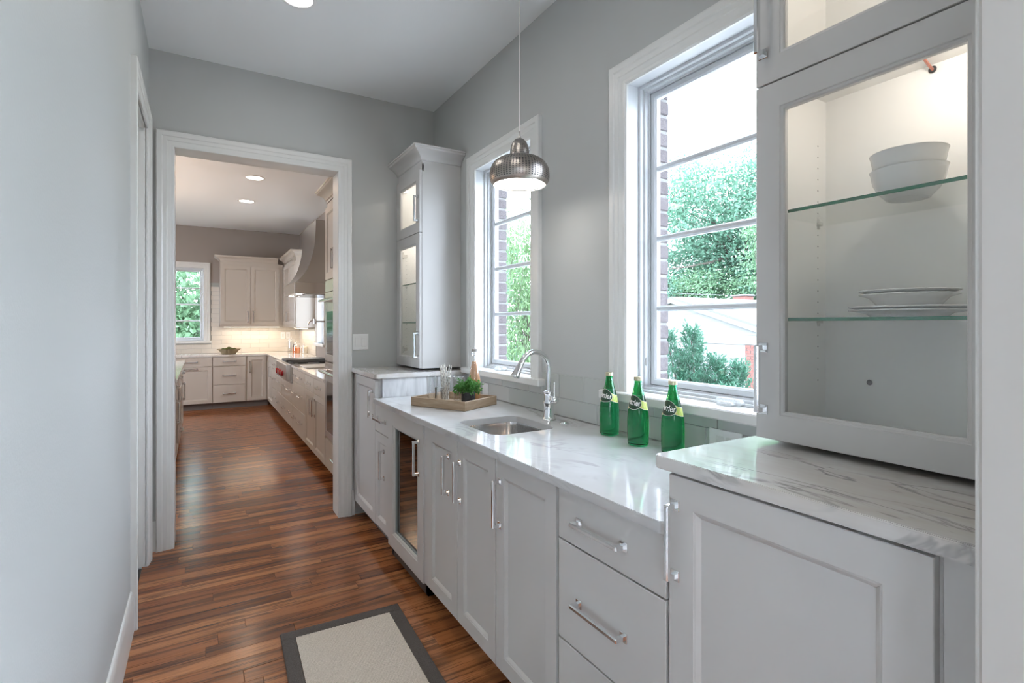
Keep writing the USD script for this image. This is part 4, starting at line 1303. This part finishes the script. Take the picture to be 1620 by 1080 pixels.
# wall-oven tower
c = thing('oven_tower', 'tall cabinet with built-in steel double wall oven just beyond the doorway', 'oven', (1.27, 4.43, 0))
TY0, TY1 = D + .158, 4.878
put(c, 'body', bx(KX, W - .002, TY0, TY1, .105, 2.47), 'cabinet_warm_lit', smooth=False)
put(c, 'toe_kick', bx(1.045, 1.06, TY0, TY1, .0005, .105), 'toe_kick', smooth=False)
kfront(c, 'drawer', TY1 - .004, TY0 + .004, .105, .36, [('h', 4.43, .25)])
ov = lambda z0, z1: rings(frame_of('-x', KX, TY1 - .05, z0), TY1 - TY0 - .10, z1 - z0, [(0, 0), (0, .028), (.002, .030), (.06, .030), (.062, .026), (.063, .026)])
for z0, z1 in ((.385, 1.05), (1.06, 1.66)):
    o = put(c, 'oven_door', ov(z0, z1), 'steel', smooth=20, label='steel framed oven door')
    put(o, 'oven_glass', rings(frame_of('-x', KX + .0262 - .0525, TY1 - .05 - .062, z0 + .062), TY1 - TY0 - .10 - .124, z1 - z0 - .23, [(0, -.001), (0, .002)]), 'black_gloss', smooth=False, label='black oven window')
    hz = z1 - .075
    put(o, 'handle', cat(tube([(KX - .085, TY0 + .09, hz), (KX - .085, TY1 - .09, hz)], .012, 12), *[tube([(KX - .028, yy, hz), (KX - .085, yy, hz)], .008, 8) for yy in (TY0 + .13, TY1 - .13)]), 'chrome')
put(c, 'control_panel', slab(frame_of('-x', KX, TY1 - .05, 1.665), TY1 - TY0 - .10, .10, .028), 'steel', smooth=20)
kfront(c, 'door', TY1 - .004, (TY0 + TY1) / 2 + .001, 1.775, 2.42, [('v', 4.47, 1.93)])
kfront(c, 'door', (TY0 + TY1) / 2 - .001, TY0 + .004, 1.775, 2.42, [('v', 4.40, 1.93)])


def crown_on(c, z, xf, y0, y1, ends):
    crown(c, y0, y1, z, xf, ends)


crown(c, TY0, TY1, 2.47, KX - .005, ('hi',), 'cabinet_warm_lit')

# worktops
single('worktop', worktop(sbox(.945, 4.881, W - .001, 6.822), KZ - KT, KZ), 'quartzite_kitchen', 'far-kitchen worktop strip between the wall oven and the range top', 'worktop', smooth=30)
ell = shapely.union_all([sbox(.945, 7.804, W - .001, KB - .001), sbox(-1.9, KD - .030, W - .001, KB - .001)])
single('worktop', worktop(ell, KZ - KT, KZ), 'quartzite_kitchen', 'L-shaped far-kitchen worktop running round the back corner', 'worktop', smooth=30)

# range top with red knobs
c = thing('cooktop', 'steel range top with four red knobs and black griddle set into the far worktop', 'cooktop', (1.25, 7.313, .66))
RY0, RY1 = 6.8235, 7.8025
put(c, 'body', bx(.93, W - .06, RY0, RY1, .662, KZ + .005, .003), 'steel')
put(c, 'control_panel', bx(.885, .93, RY0, RY1, .690, KZ + .004, .006), 'steel', label='brushed steel control panel')
for yy in (7.58, 7.43, 7.28, 7.13):
    k = put(c, 'knob', lathe([(0, .028), (.030, .028), (.034, .030), (.034, .055), (.030, .060), (0, .060)], (.885 + .028, yy, .765), 20, axis=(-1, 0, 0)), 'red_knob', label='glossy red control knob')
    put(k, 'knob_collar', lathe([(0, .024), (.036, .024), (.038, .029), (0, .029)], (.885 + .028, yy, .765), 20, axis=(-1, 0, 0)), 'chrome')
put(c, 'griddle', bx(.95, 1.47, 7.33, 7.77, KZ + .0055, KZ + .032, .006), 'black_iron', label='black flat griddle plate')
gr = []
for k in range(6):
    gr.append(bx(.96, 1.46, 6.86 + k * .085, 6.875 + k * .085, KZ + .022, KZ + .034, .002))
for k in range(4):
    gr.append(bx(.97 + .155 * k, .985 + .155 * k, 6.855, 7.30, KZ + .012, KZ + .024, .002))
for yy in (6.97, 7.19):
    for xx in (1.09, 1.34):
        gr.append(lathe([(0, .0056), (.05, .0056), (.05, .014), (.03, .018), (0, .018)], (xx, yy, KZ), 18))
put(c, 'grates', cat(gr), 'black_iron', smooth=False, kind='stuff', label='black cast iron grates and burners')

# hood
c = thing('range_hood', 'curved stainless steel range hood over the far range top', 'range hood', (1.3, 7.335, 1.76))
HY0, HY1 = 6.86, 7.83
hx0 = .985
put(c, 'band', bx(hx0, W - .002, HY0, HY1, 1.765, 1.905, .003), 'steel_bright', label='polished steel bottom band')
cv = smooth_curve(np.array([(hx0 + .012, 1.9055, 0), (1.075, 1.985, 0), (1.145, 2.10, 0), (1.195, 2.26, 0), (1.225, 2.45, 0), (1.235, 2.70, 0)]), 6)[:, :2]
poly = [tuple(p) for p in cv] + [(W - .002, 2.70), (W - .002, 1.9055)]
put(c, 'canopy', extrude_profile(poly, HY0 + .006, HY1 - .006, 'y'), 'steel', smooth=30, label='brushed steel curved canopy')
for k, yy in enumerate((7.02, 7.67)):
    put(c, 'hood_lamp', lathe([(0, -.004), (.03, -.004), (.03, 0), (0, 0)], (1.06, yy, 1.7645), 16), 'lamp_glow')
put(c, 'baffle', cat(*[bx(1.12, 1.50, HY0 + .06 + .035 * k, HY0 + .08 + .035 * k, 1.757, 1.7645) for k in range(24)]), 'steel_bright', smooth=False, kind='stuff')

# pot filler and a white platter
c = thing('pot_filler', 'chrome folding pot filler tap on the wall above the far range top', 'tap', (W - .01, 7.29, 1.42))
put(c, 'arm', tube([(W - .012, 7.29, 1.42), (1.30, 7.26, 1.42)], .011, 10), 'chrome')
put(c, 'flange', lathe([(0, 0), (.034, 0), (.034, .006), (.02, .012), (0, .012)], (W - .0125, 7.29, 1.42), 18, axis=(-1, 0, 0)), 'chrome')
put(c, 'spout', cat(lathe([(0, -.03), (.02, -.03), (.02, .03), (0, .03)], (1.29, 7.26, 1.42), 16), tube(smooth_curve([(1.285, 7.26, 1.42), (1.25, 7.28, 1.43), (1.22, 7.30, 1.40), (1.215, 7.30, 1.37)], 4), .009, 8)), 'chrome')
c = thing('open_book', 'white open booklet lying on the far worktop near the wall oven', 'book', (1.2, 6.4, KZ))
for s in (-1, 1):
    m = bx(0, .24, -.17, .17, .0008, .012, .003)
    m.vertices = np.c_[1.18 + .02 * 0 + m.vertices[:, 1], 6.42 + s * m.vertices[:, 0] * 1.0 + s * .001, KZ + m.vertices[:, 2] + .010 * np.sin(np.clip(m.vertices[:, 0] / .24, 0, 1) * math.pi)]
    if m.volume < 0:
        m.invert()
    put(c, 'page_block', m, 'paper')

# back run
def bfront(parent, kind, xa, xb, z0, z1, pulls=(), plane=KD):
    g = .002
    slabbed = kind == 'drawer'
    fr = frame_of('-y', plane, xa + g, z0 + g)
    p = put(parent, kind, (slab if slabbed else shaker)(fr, xb - xa - 2 * g, z1 - z0 - 2 * g), 'cabinet_warm_lit', smooth=20)
    for d, x, z in pulls:
        put(p, 'handle', bar_pull((x, plane - .020, z), ZUP if d == 'v' else UX, KO, .19), 'chrome', smooth=20)


def bbody(c, x0, x1):
    put(c, 'body', bx(x0 + .0006, x1 - .0006, KD, KB - .002, .105, KZ - KT - .001), 'cabinet_warm_lit', smooth=False)
    put(c, 'toe_kick', bx(x0 + .0006, x1 - .0006, KD + .06, KD + .075, .0005, .105), 'toe_kick', smooth=False)


c = thing('base_cabinet', 'far-kitchen back cabinet with one drawer over a panelled pull-out, under the window', 'cabinet', (-.15, 10.04, 0))
bbody(c, -.46, .153)
bfront(c, 'drawer', -.455, .150, .700, TOPZ, [('h', -.15, .775)])
bfront(c, 'door', -.455, .150, .105, .698, [('h', -.15, .665)])
c = thing('base_cabinet', 'far-kitchen back cabinet at left, mostly hidden by the doorway', 'cabinet', (-1.2, 10.04, 0))
bbody(c, -1.88, -.461)
bfront(c, 'door', -1.875, -1.17, .105, TOPZ, [('v', -1.23, .62)])
bfront(c, 'door', -1.168, -.465, .105, TOPZ, [('v', -1.1, .62)])
c = thing('base_cabinet', 'far-kitchen back cabinet of three plain drawers under the wall cabinet', 'cabinet', (.39, 10.04, 0))
bbody(c, .154, .640)
for z0, z1, hz in ((.700, TOPZ, .775), (.395, .698, .545), (.105, .393, .25)):
    bfront(c, 'drawer', .157, .632, z0, z1, [('h', .395, hz)])
c = thing('base_cabinet', 'far-kitchen back cabinet with a single narrow panelled door in the corner', 'cabinet', (.8, 10.04, 0))
bbody(c, .641, .9745)
bfront(c, 'door', .66, .945, .105, TOPZ, [('v', .70, .67)])

# wall cabinets
UB, UT = 1.345, 2.44
c = thing('wall_cabinet', 'two-door wall cabinet with crown moulding on the far kitchen back wall', 'cabinet', (.75, 10.2, UB))
put(c, 'body', bx(.27, 1.2455, 10.04, KB - .002, UB, UT), 'cabinet_warm_lit', smooth=False)
bfront(c, 'door', .278, .732, UB + .03, 2.385, [('v', .690, 1.51)], plane=10.04)
bfront(c, 'door', .732, 1.186, UB + .03, 2.385, [('v', .775, 1.51)], plane=10.04)


def crown_x(c, x0, x1, z, yf, ends):
    V, F = [], []
    for p, q in CROWN:
        a = x0 + p if 'lo' in ends else x0
        V += [(a, KB - .002, z + q), (a, yf + p, z + q), (x1, yf + p, z + q)]
    for i in range(len(CROWN) - 1):
        for a, b_ in ([(0, 1)] if 'lo' in ends else []) + [(1, 2)]:
            p, q, r_, s = 3 * i + a, 3 * i + b_, 3 * (i + 1) + b_, 3 * (i + 1) + a
            F += [(p, q, r_), (p, r_, s)]
    put(c, 'crown', trimesh.Trimesh(V, F, process=False), 'cabinet_warm_lit', smooth=25)


crown_x(c, .27, 1.162, UT, 10.035, ('lo',))
c = thing('wall_cabinet', 'wall cabinet in the far kitchen corner, partly behind the range hood', 'cabinet', (1.4, 9.37, UB))
CX = 1.266
put(c, 'body', bx(CX, W - .002, 8.70, KB - .003, UB - .015, UT), 'cabinet_warm_lit', smooth=False)
kfront(c, 'door', 9.36, 8.705, UB + .03, 2.385, [('v', 9.31, 1.51)], plane=CX)
kfront(c, 'door', 10.00, 9.362, UB + .03, 2.385, [('v', 9.41, 1.51)], plane=CX)
crown(c, 8.70, 10.02, UT, CX - .004, ('lo',), 'cabinet_warm_lit')

# kitchen splashback tiles: courses of long tiles
kbs = thing('kitchen_backsplash', kind='structure')
put(kbs, 'grout', cat(bx(.135, W - .003, KB - .004, KB - .0005, KZ + .001, 1.343), bx(-.9, .135, KB - .004, KB - .0005, KZ + .001, 1.058), bx(.135, .268, KB - .004, KB - .0005, 1.343, 2.1),
                        bx(W - .004, W - .0005, 8.71, KB - .004, KZ + .001, 1.328)), 'grout', smooth=False)
H = .0765
k = 0
z = KZ + .002
while z < 2.09:
    x = -.9 - (.15 if k % 2 else 0)
    while x < W - .01:
        x0, x1 = x, min(x + .30, W - .006)
        lim = 1.343 if x0 > .27 else 2.09
        if z + H <= lim + .02 and not (z > 1.0 and x1 < .14):
            a = max(x0, .14) if z > 1.0 else x0
            b_ = min(x1, .268) if z + H > 1.36 else x1
            if b_ - a > .02:
                put(kbs, 'tile', bx(a + .001, b_ - .001, KB - .009, KB - .003, z, min(z + H, lim) - .002, .001), 'tile_cream', smooth=False)
        x += .30
    y = 8.56 + (.15 if k % 2 else 0)
    while y < KB - .02 and z + H < 1.34:
        put(kbs, 'tile', bx(W - .009, W - .003, max(y, 8.71) + .001, min(y + .30, KB - .01) - .001, z, z + H - .002, .001), 'tile_cream', smooth=False)
        y += .30
    z += H
    k += 1
for x, lab in ((1.285, 'white blank switch plate on the far kitchen backsplash'), (1.375, 'white outlet plate on the far kitchen backsplash, right of the blank plate')):
    c = thing('wall_plate', lab, 'wall plate', (x, KB - .012, 1.18))
    put(c, 'plate', bx(x - .037, x + .037, KB - .014, KB - .0095, 1.115, 1.24, .002), 'white_plastic')
    put(c, 'insert', bx(x - .016, x + .016, KB - .0155, KB - .0135, 1.145, 1.21, .001), 'trim_paint')

# under-cabinet lights
for nm, lab, (x0, x1, ya, yb) in (('under_cabinet_light', 'light strip under the far kitchen two-door wall cabinet', (.33, 1.2, 10.16, 10.20)), ('under_cabinet_light', 'light strip under the far kitchen corner wall cabinet', (1.42, 1.46, 8.78, 10.0))):
    zz = UB - .016 if x1 - x0 < .1 else UB
    c = thing(nm, lab, 'light', ((x0 + x1) / 2, (ya + yb) / 2, zz))
    put(c, 'housing', bx(x0, x1, ya, yb, zz - .014, zz - .0005), 'white_plastic', smooth=False)
    put(c, 'lens', bx(x0 + .003, x1 - .003, ya + .003, yb - .003, zz - .016, zz - .0142), 'strip_glow', smooth=False)
    L = UsdLux.RectLight.Define(stage, c + '/lamp')
    L.CreateWidthAttr(x1 - x0)
    L.CreateHeightAttr(yb - ya)
    L.CreateIntensityAttr(STRIP)
    L.CreateColorAttr(Gf.Vec3f(1., .84, .66))
    L.AddTranslateOp().Set(Gf.Vec3d(0, 0, -.022))

# jars and the bowl
gj = random.Random(8)
for (x, y, r, h, fillh, fm, lab) in ((1.325, 9.62, .060, .235, .02, 'cream_food', 'tall lidded glass jar at left among the three jars in the far corner'),
                                      (1.375, 9.40, .065, .17, .10, 'orange_fruit', 'glass jar of orange contents in the far kitchen corner'),
                                      (1.50, 9.36, .055, .14, .11, 'cream_food', 'small glass jar of pale contents at right in the far corner')):
    c = thing('storage_jar', lab, 'jar', (x, y, KZ))
    put(c, 'glass_body', lathe([(0, .0008), (r * .95, .0008), (r, .006), (r, h - .03), (r * .82, h - .012), (r * .82, h), (r * .78, h), (r * .78, h - .014), (r * .95, h - .034), (r * .95, .008), (0, .008)], (x, y, KZ), 24), 'clear_glass', smooth=40)
    put(c, 'contents', lathe([(0, .009), (r * .93, .009), (r * .93, fillh), (r * .5, fillh + .008), (0, fillh + .004)], (x, y, KZ), 20), fm, smooth=30)
    put(c, 'lid', lathe([(0, h + .0005), (r * .86, h + .0005), (r * .86, h + .014), (r * .3, h + .02), (r * .22, h + .045), (0, h + .05)], (x, y, KZ), 20), 'clear_glass', smooth=40)
BX, BY = .395, 9.92
c = thing('oval_basket', 'low openwork bowl of moss balls on the far kitchen worktop', 'bowl', (BX, BY, KZ))
bw = lathe([(0, .001), (.095, .001), (.105, .006), (.145, .055), (.178, .082), (.180, .085), (.174, .085), (.138, .058), (.098, .011), (0, .009)], (BX, BY, KZ), 36)
put(c, 'shell', bw, 'wicker', smooth=40)
k = 0
for q in np.linspace(0, 2 * math.pi, 7)[:-1]:
    m = trimesh.creation.icosphere(2, .038)
    m.vertices += m.vertices * (meshkit.noise(m.vertices * 120, k)[:, None] - .5) * .25 + (BX + .078 * math.cos(q), BY + .078 * math.sin(q), KZ + .064)
    single('moss_ball', m, 'moss', 'green moss ball in the low openwork bowl on the far worktop', 'decoration', 'moss balls in the far bowl', smooth=True)
    k += 1
m = trimesh.creation.icosphere(2, .036)
m.vertices += (BX, BY, KZ + .086)
single('moss_ball', m, 'moss', 'green moss ball in the low openwork bowl on the far worktop', 'decoration', 'moss balls in the far bowl', smooth=True)

# island at the left of the doorway view
IX, IY0, IY1 = -.225, 5.25, 8.02
c = thing('island', 'long kitchen island seen edge-on at the left of the doorway, with steel appliance fronts', 'island', (-.75, 6.63, 0))
put(c, 'body', bx(-1.30, IX, IY0 + .03, IY1 - .03, .105, .884), 'cabinet_warm_lit', smooth=False)
put(c, 'toe_kick', bx(-1.22, IX - .06, IY0 + .1, IY1 - .1, .0005, .105), 'toe_kick', smooth=False)


def ifront(kind, ya, yb, z0, z1, pulls=(), m='cabinet_warm_lit'):
    g = .002
    p = put(c, kind, (shaker if kind == 'door' else slab)(frame_of('+x', IX, ya + g, z0 + g), yb - ya - 2 * g, z1 - z0 - 2 * g), m, smooth=20)
    for d, y, z in pulls:
        put(p, 'handle', bar_pull((IX + .02, y, z), ZUP if d == 'v' else UD, (1, 0, 0), .2), 'chrome', smooth=20)


ifront('drawer', 7.10, 7.98, .70, .879, [('h', 7.55, .79)])
ifront('door', 7.10, 7.54, .105, .698, [('v', 7.48, .56)])
ifront('door', 7.54, 7.98, .105, .698, [('v', 7.60, .56)])
ifront('appliance_front', 6.35, 7.09, .34, .879, [('h', 6.72, .80)], 'steel')
put(c, 'appliance_glass', slab(frame_of('+x', IX + .0205, 6.45, .42), .54, .27, .003), 'black_gloss', smooth=False, label='black glass front of the island appliance')
ifront('drawer', 6.35, 7.09, .105, .338, [('h', 6.72, .23)])
ifront('drawer', 5.29, 6.34, .70, .879, [('h', 5.8, .79)])
ifront('door', 5.29, 5.81, .105, .698, [('v', 5.75, .56)])
ifront('door', 5.82, 6.34, .105, .698, [('v', 5.88, .56)])
single('island_worktop', worktop(sbox(-1.33, IY0, IX + .045, IY1), .8845, .915), 'quartzite_kitchen', 'pale quartzite slab on top of the kitchen island', 'worktop', smooth=30)

# ================================================================== OUTDOORS
GZ = -1.2
struct('driveway', bx(2.6, 12.49, -12, 9.0, GZ + .0005, GZ + .02), 'concrete', smooth=False)  # pale slab added to bounce neutral daylight up to the ceilings
single('lawn', cat(bx(1.82, 60, -25, 60, GZ - .1, GZ), bx(-25, 1.82, KB + .16, 60, GZ - .1, GZ)), 'lawn', 'green lawn outside the windows', 'grass', kind='stuff', smooth=False)


def tree(name, label, base, blobs, n, leaf, size, seed, trunk_r=.16, droop=0., kind='tree', branches=18, group=None, gap=.55):
    """blobs: (centre, radii) ellipsoids relative to the world; leaves gather in clumps near their surface."""
    g = np.random.default_rng(seed)
    c = thing(name, label, kind, base, group)
    base = np.array(base, float)
    wts = np.array([np.prod(r) ** (2 / 3) for _, r in blobs])
    wts /= wts.sum()
    P, Dn, cl_all = [], [], []
    for (ctr, rad_), wt in zip(blobs, wts):
        ctr, rad_ = np.array(ctr, float), np.array(rad_, float)
        ncl = max(8, int(n * wt / 60))
        d = g.normal(size=(ncl, 3))
        d /= np.linalg.norm(d, axis=1, keepdims=True)
        rr_ = g.uniform(.25, 1.0, (ncl, 1)) ** gap
        cl = ctr + d * rr_ * rad_
        cl_all.append(cl)
        m = int(n * wt)
        idx = g.integers(0, ncl, m)
        spread = rad_.min() * .16
        off = g.normal(size=(m, 3)) * spread * np.array([1, 1, .75 + droop * 2.5])
        P.append(cl[idx] + off)
        Dn.append(g.normal(size=(m, 3)) + np.array([0, 0, -.25 - droop * 4]) + d[idx] * .6)
    P, Dn = np.vstack(P), np.vstack(Dn)
    put(c, 'foliage', leaves(P, Dn, g.uniform(size * .7, size * 1.3, len(P)), g, aspect=.55 if droop < .3 else .28), leaf, smooth=False, kind='stuff')
    cl = np.vstack(cl_all)
    top = np.average([b_[0] for b_ in blobs], axis=0, weights=wts)
    tr = [base, base + (top - base) * np.array([.15, .15, .4]), base + (top - base) * np.array([.6, .6, .75]), top]
    ctr_l = smooth_curve(tr, 4)
    put(c, 'trunk', tube(ctr_l, np.linspace(trunk_r, trunk_r * .4, len(ctr_l)), 8), 'bark', smooth=50)
    bs_ = []
    for k in g.choice(len(cl), min(branches, len(cl)), replace=False):
        s0 = ctr_l[g.integers(len(ctr_l) // 3, len(ctr_l))]
        mid = (s0 + cl[k]) / 2 + g.normal(size=3) * .12 * np.linalg.norm(cl[k] - s0)
        q = smooth_curve([s0, mid, cl[k]], 3)
        bs_.append(tube(q, np.linspace(trunk_r * .32, trunk_r * .08, len(q)), 5, caps=False))
    put(c, 'branches', cat(bs_), 'bark', smooth=50, kind='stuff')
    return c


tree('oak_tree', 'tall spreading dark green tree behind the white garage', (24.5, 17.0, GZ),
     [((25.2, 15.2, 6.6), (4.6, 4.4, 3.8)), ((22.6, 18.0, 6.9), (3.0, 2.7, 3.3)), ((21.2, 19.0, 4.1), (2.2, 2.0, 1.7)), ((24.5, 16.0, 3.4), (4.0, 3.6, 1.6))], 52000, 'leaf_oak', .18, 21, .28, branches=60, gap=.7)
tree('lime_tree', 'pale lime-green tree at the right edge of the large window, before the tall dark tree', (20.6, 13.0, GZ), [((20.8, 13.0, 4.5), (1.5, 1.4, 2.4))], 9000, 'leaf_lime', .13, 22, .12, branches=16)
for k, (p, r, lab) in enumerate((((21.0, 17.0, 2.2), (1.7, 2.6, 1.9), 'low rounded light green tree just above the garage roof'), ((18.6, 18.6, 1.9), (2.4, 2.2, 2.2), 'mid green tree left of the garage roof peak'))):
    tree('shrub_tree', lab, (p[0], p[1], GZ), [(p, r)], 11000, 'leaf_lime' if k == 0 else 'leaf_oak', .13, 30 + k, .12, branches=14)
tree('willow_tree', 'feathery pale green willow-like tree close outside the small window', (4.9, 7.75, GZ),
     [((4.85, 7.7, .9), (.75, .75, 1.5)), ((4.75, 7.8, 2.5), (.6, .6, .8)), ((5.3, 7.6, 1.8), (.6, .6, 1.1))], 15000, 'leaf_willow', .085, 23, .035, droop=.45, branches=26)
tree('dogwood_tree', 'leafy green tree filling the far kitchen window', (-.2, 14.6, GZ),
     [((-.25, 14.4, 2.4), (1.7, 1.3, 1.5)), ((.2, 14.2, .9), (1.5, 1.1, 1.0)), ((-1.4, 14.8, 1.6), (1.3, 1.2, 1.6))], 13000, 'leaf_lime', .15, 24, .07, branches=30)
tree('yard_tree', 'bushy green tree outside the far kitchen side window', (5.6, 10.6, GZ), [((5.4, 10.6, 1.4), (1.3, 1.3, 2.0))], 6000, 'leaf_oak', .13, 25, .07, branches=14)

tree('maple_tree', 'broad green tree right of the garage, hidden behind the glass-front hutch', (24.0, 6.5, GZ), [((24.0, 6.5, 4.2), (3.0, 3.2, 3.4)), ((23.5, 2.0, 3.4), (2.6, 2.6, 2.8))], 14000, 'leaf_oak', .19, 26, .2, branches=24)
# juniper: upright feathery sprays
g = np.random.default_rng(12)
JB = np.array([6.75, 5.35, GZ])
c = thing('juniper_bush', 'dense blue-green juniper bush in front of the white garage', 'bush', JB)
tips = [((-.42, .42), 2.52, .34), ((-.18, .18), 2.62, .36), ((.08, -.08), 2.15, .46), ((.34, -.32), 2.05, .44), ((.62, -.55), 1.65, .42), ((-.68, .62), 2.0, .38), ((.1, .45), 2.1, .45), ((-.1, -.45), 1.7, .45)]
P, Dn = [], []
stem = []
for (dx, dy), hh, rr_ in tips:
    ns = 420
    for k in range(ns):
        zf = g.uniform(.05, 1.0)
        q = g.uniform(0, 2 * math.pi)
        rad_z = rr_ * (1 - zf ** 2.2) * 1.25 + .03
        r0 = rad_z * g.uniform(.2, .65)
        a = JB + (dx * zf ** .5 + r0 * math.cos(q), dy * zf ** .5 + r0 * math.sin(q), hh * zf * .93)
        d = np.array([math.cos(q) * .8, math.sin(q) * .8, 1.0 + g.uniform(-.2, .7)])
        d /= np.linalg.norm(d)
        L = g.uniform(.14, .30) * (1.1 - .4 * zf)
        for t_ in np.linspace(.1, 1, 12):
            P.append(a + d * L * t_ + g.normal(size=3) * .012)
            Dn.append(d + g.normal(size=3) * .55)
    stem.append(tube([JB + (dx * .1, dy * .1, 0), JB + (dx * .6, dy * .6, hh * .45), JB + (dx, dy, hh * .9)], [.035, .02, .006], 6))
put(c, 'foliage', leaves(np.array(P), np.array(Dn), g.uniform(.05, .085, len(P)), g, aspect=.30), 'leaf_juniper', smooth=False, kind='stuff')
put(c, 'stems', cat(stem), 'bark', kind='stuff')

# white garage with a low gable
GX, AY, AZ, SL = 12.5, 11.1, 2.16, .30
EY0, EY1 = 6.75, 15.45
roofz = lambda y: AZ - SL * abs(y - AY)
c = thing('garage', 'white-sided garage with a low grey gable roof and brick piers', 'garage', (GX + 3.2, AY, GZ))
put(c, 'wall', cat(extrude_profile([(6.95, GZ), (15.25, GZ), (15.25, .8), (AY, AZ - .09), (6.95, .8)], GX + .03, GX + 6.4, 'x')), 'siding', smooth=False)
z = .885
while z < AZ - .06:
    half = (AZ - .07 - z) / SL
    half2 = max((AZ - .07 - z - .20) / SL, .02)
    half = min(half, 4.28)
    half2 = min(half2, half)
    z2 = min(z + .20, AZ - .07)
    poly = [(AY - half, z), (AY + half, z), (AY + half2, z2 - .004), (AY - half2, z2 - .004)]
    put(c, 'siding_board', extrude_profile(poly, GX - .012, GX + .03, 'x'), 'siding', smooth=False)
    z += .20
put(c, 'header_board', bx(GX - .03, GX + .03, 6.9, 15.3, .845, .882), 'siding', smooth=False)
dY0, dY1 = 8.72, 13.45
for k in range(5):
    zz = GZ + .02 + k * .405
    put(c, 'door_panel', bx(GX + .0, GX + .03, dY0, dY1, zz, zz + .40, .006), 'garage_door', smooth=False)
put(c, 'pier', cat(bx(GX - .005, GX + .03, 6.95, dY0, GZ, .845), bx(GX - .005, GX + .03, dY1, 15.25, GZ, .845)), 'mortar', smooth=False)
gb = random.Random(9)
bricks = []
for k in range(27):
    zz = GZ + .01 + k * .075
    y = 6.95 - (.115 if k % 2 else 0)
    while y < dY0 - .02:
        a, b_ = max(y, 6.95), min(y + .22, dY0)
        if b_ - a > .03:
            bricks.append(bx(GX - .018, GX - .004, a + .004, b_ - .004, zz, zz + .065))
        y += .23
put(c, 'bricks', cat(bricks), 'brick_red', smooth=False, kind='stuff')
for s in (-1, 1):
    rf = [(AY, AZ), (AY + s * 4.5, AZ - SL * 4.5), (AY + s * 4.5, AZ - SL * 4.5 + .07), (AY, AZ + .07)]
    put(c, 'roof', extrude_profile(rf if s < 0 else rf[::-1], GX - .22, GX + 6.6, 'x'), 'roof', smooth=False)
    fb = [(AY, AZ - .12), (AY + s * 4.5, AZ - SL * 4.5 - .12), (AY + s * 4.5, AZ - SL * 4.5), (AY, AZ)]
    put(c, 'rake_board', extrude_profile(fb if s < 0 else fb[::-1], GX - .24, GX - .20, 'x'), 'siding', smooth=False)
ch = thing('chimney', 'small red brick chimney rising behind the garage ridge', 'chimney', (17.2, 12.1, 1.93))
put(ch, 'stack', extrude_profile([(11.85, 2.008), (12.35, 1.858), (12.35, 2.42), (11.85, 2.42)], 16.95, 17.45, 'x'), 'brick_red', smooth=False)
put(ch, 'cap', bx(16.9, 17.5, 11.8, 12.4, 2.42, 2.48, .01), 'mortar', smooth=False)
p1, p2 = np.array((14.2, 14.8, 2.62)), np.array((15.6, 9.3, 2.22))
ln = [p1 + (p2 - p1) * t_ + np.array([0, 0, .25 * (t_ - .5) ** 2]) for t_ in np.linspace(-1.5, 2.5, 24)]
single('power_line', tube(np.array(ln), .011, 6), 'cable_black', 'thin overhead cable crossing in front of the trees above the garage', 'cable')


# added unseen globes: warm fill for the kitchen ceiling, frontal fill for the pantry
def globe(name, label, x, y, z, r, power, col, glow):
    c = thing(name, label, 'lamp', (x, y, z))
    put(c, 'globe', trimesh.Trimesh(*(lambda q: (q.vertices + (x, y, z), q.faces))(trimesh.creation.icosphere(3, r))), glow, smooth=True)
    put(c, 'cable', tube([(x, y, z + r), (x, y, CEIL - .02)], .003, 6), 'cable_grey')
    put(c, 'canopy', lathe([(0, -.025), (.055, -.02), (.06, 0), (0, 0)], (x, y, CEIL), 24), 'brushed_nickel')
    L = UsdLux.SphereLight.Define(stage, c + '/lamp')
    L.CreateRadiusAttr(r + .002)
    L.CreateIntensityAttr(power)
    L.CreateColorAttr(Gf.Vec3f(*col))


globe('globe_pendant', 'added unseen fill globe over the kitchen island, nearer one', -.85, 5.9, 2.05, .11, ISLAND_FILL, WARM, 'strip_glow')
globe('globe_pendant', 'added unseen fill globe over the kitchen island, farther one', -.85, 7.5, 2.05, .11, ISLAND_FILL, WARM, 'strip_glow')
globe('dining_pendant', 'white fill globe added in the unseen dining room behind the camera', .25, -1.5, 2.1, .16, DINING_FILL, (1., .97, .93), 'bulb_glow')
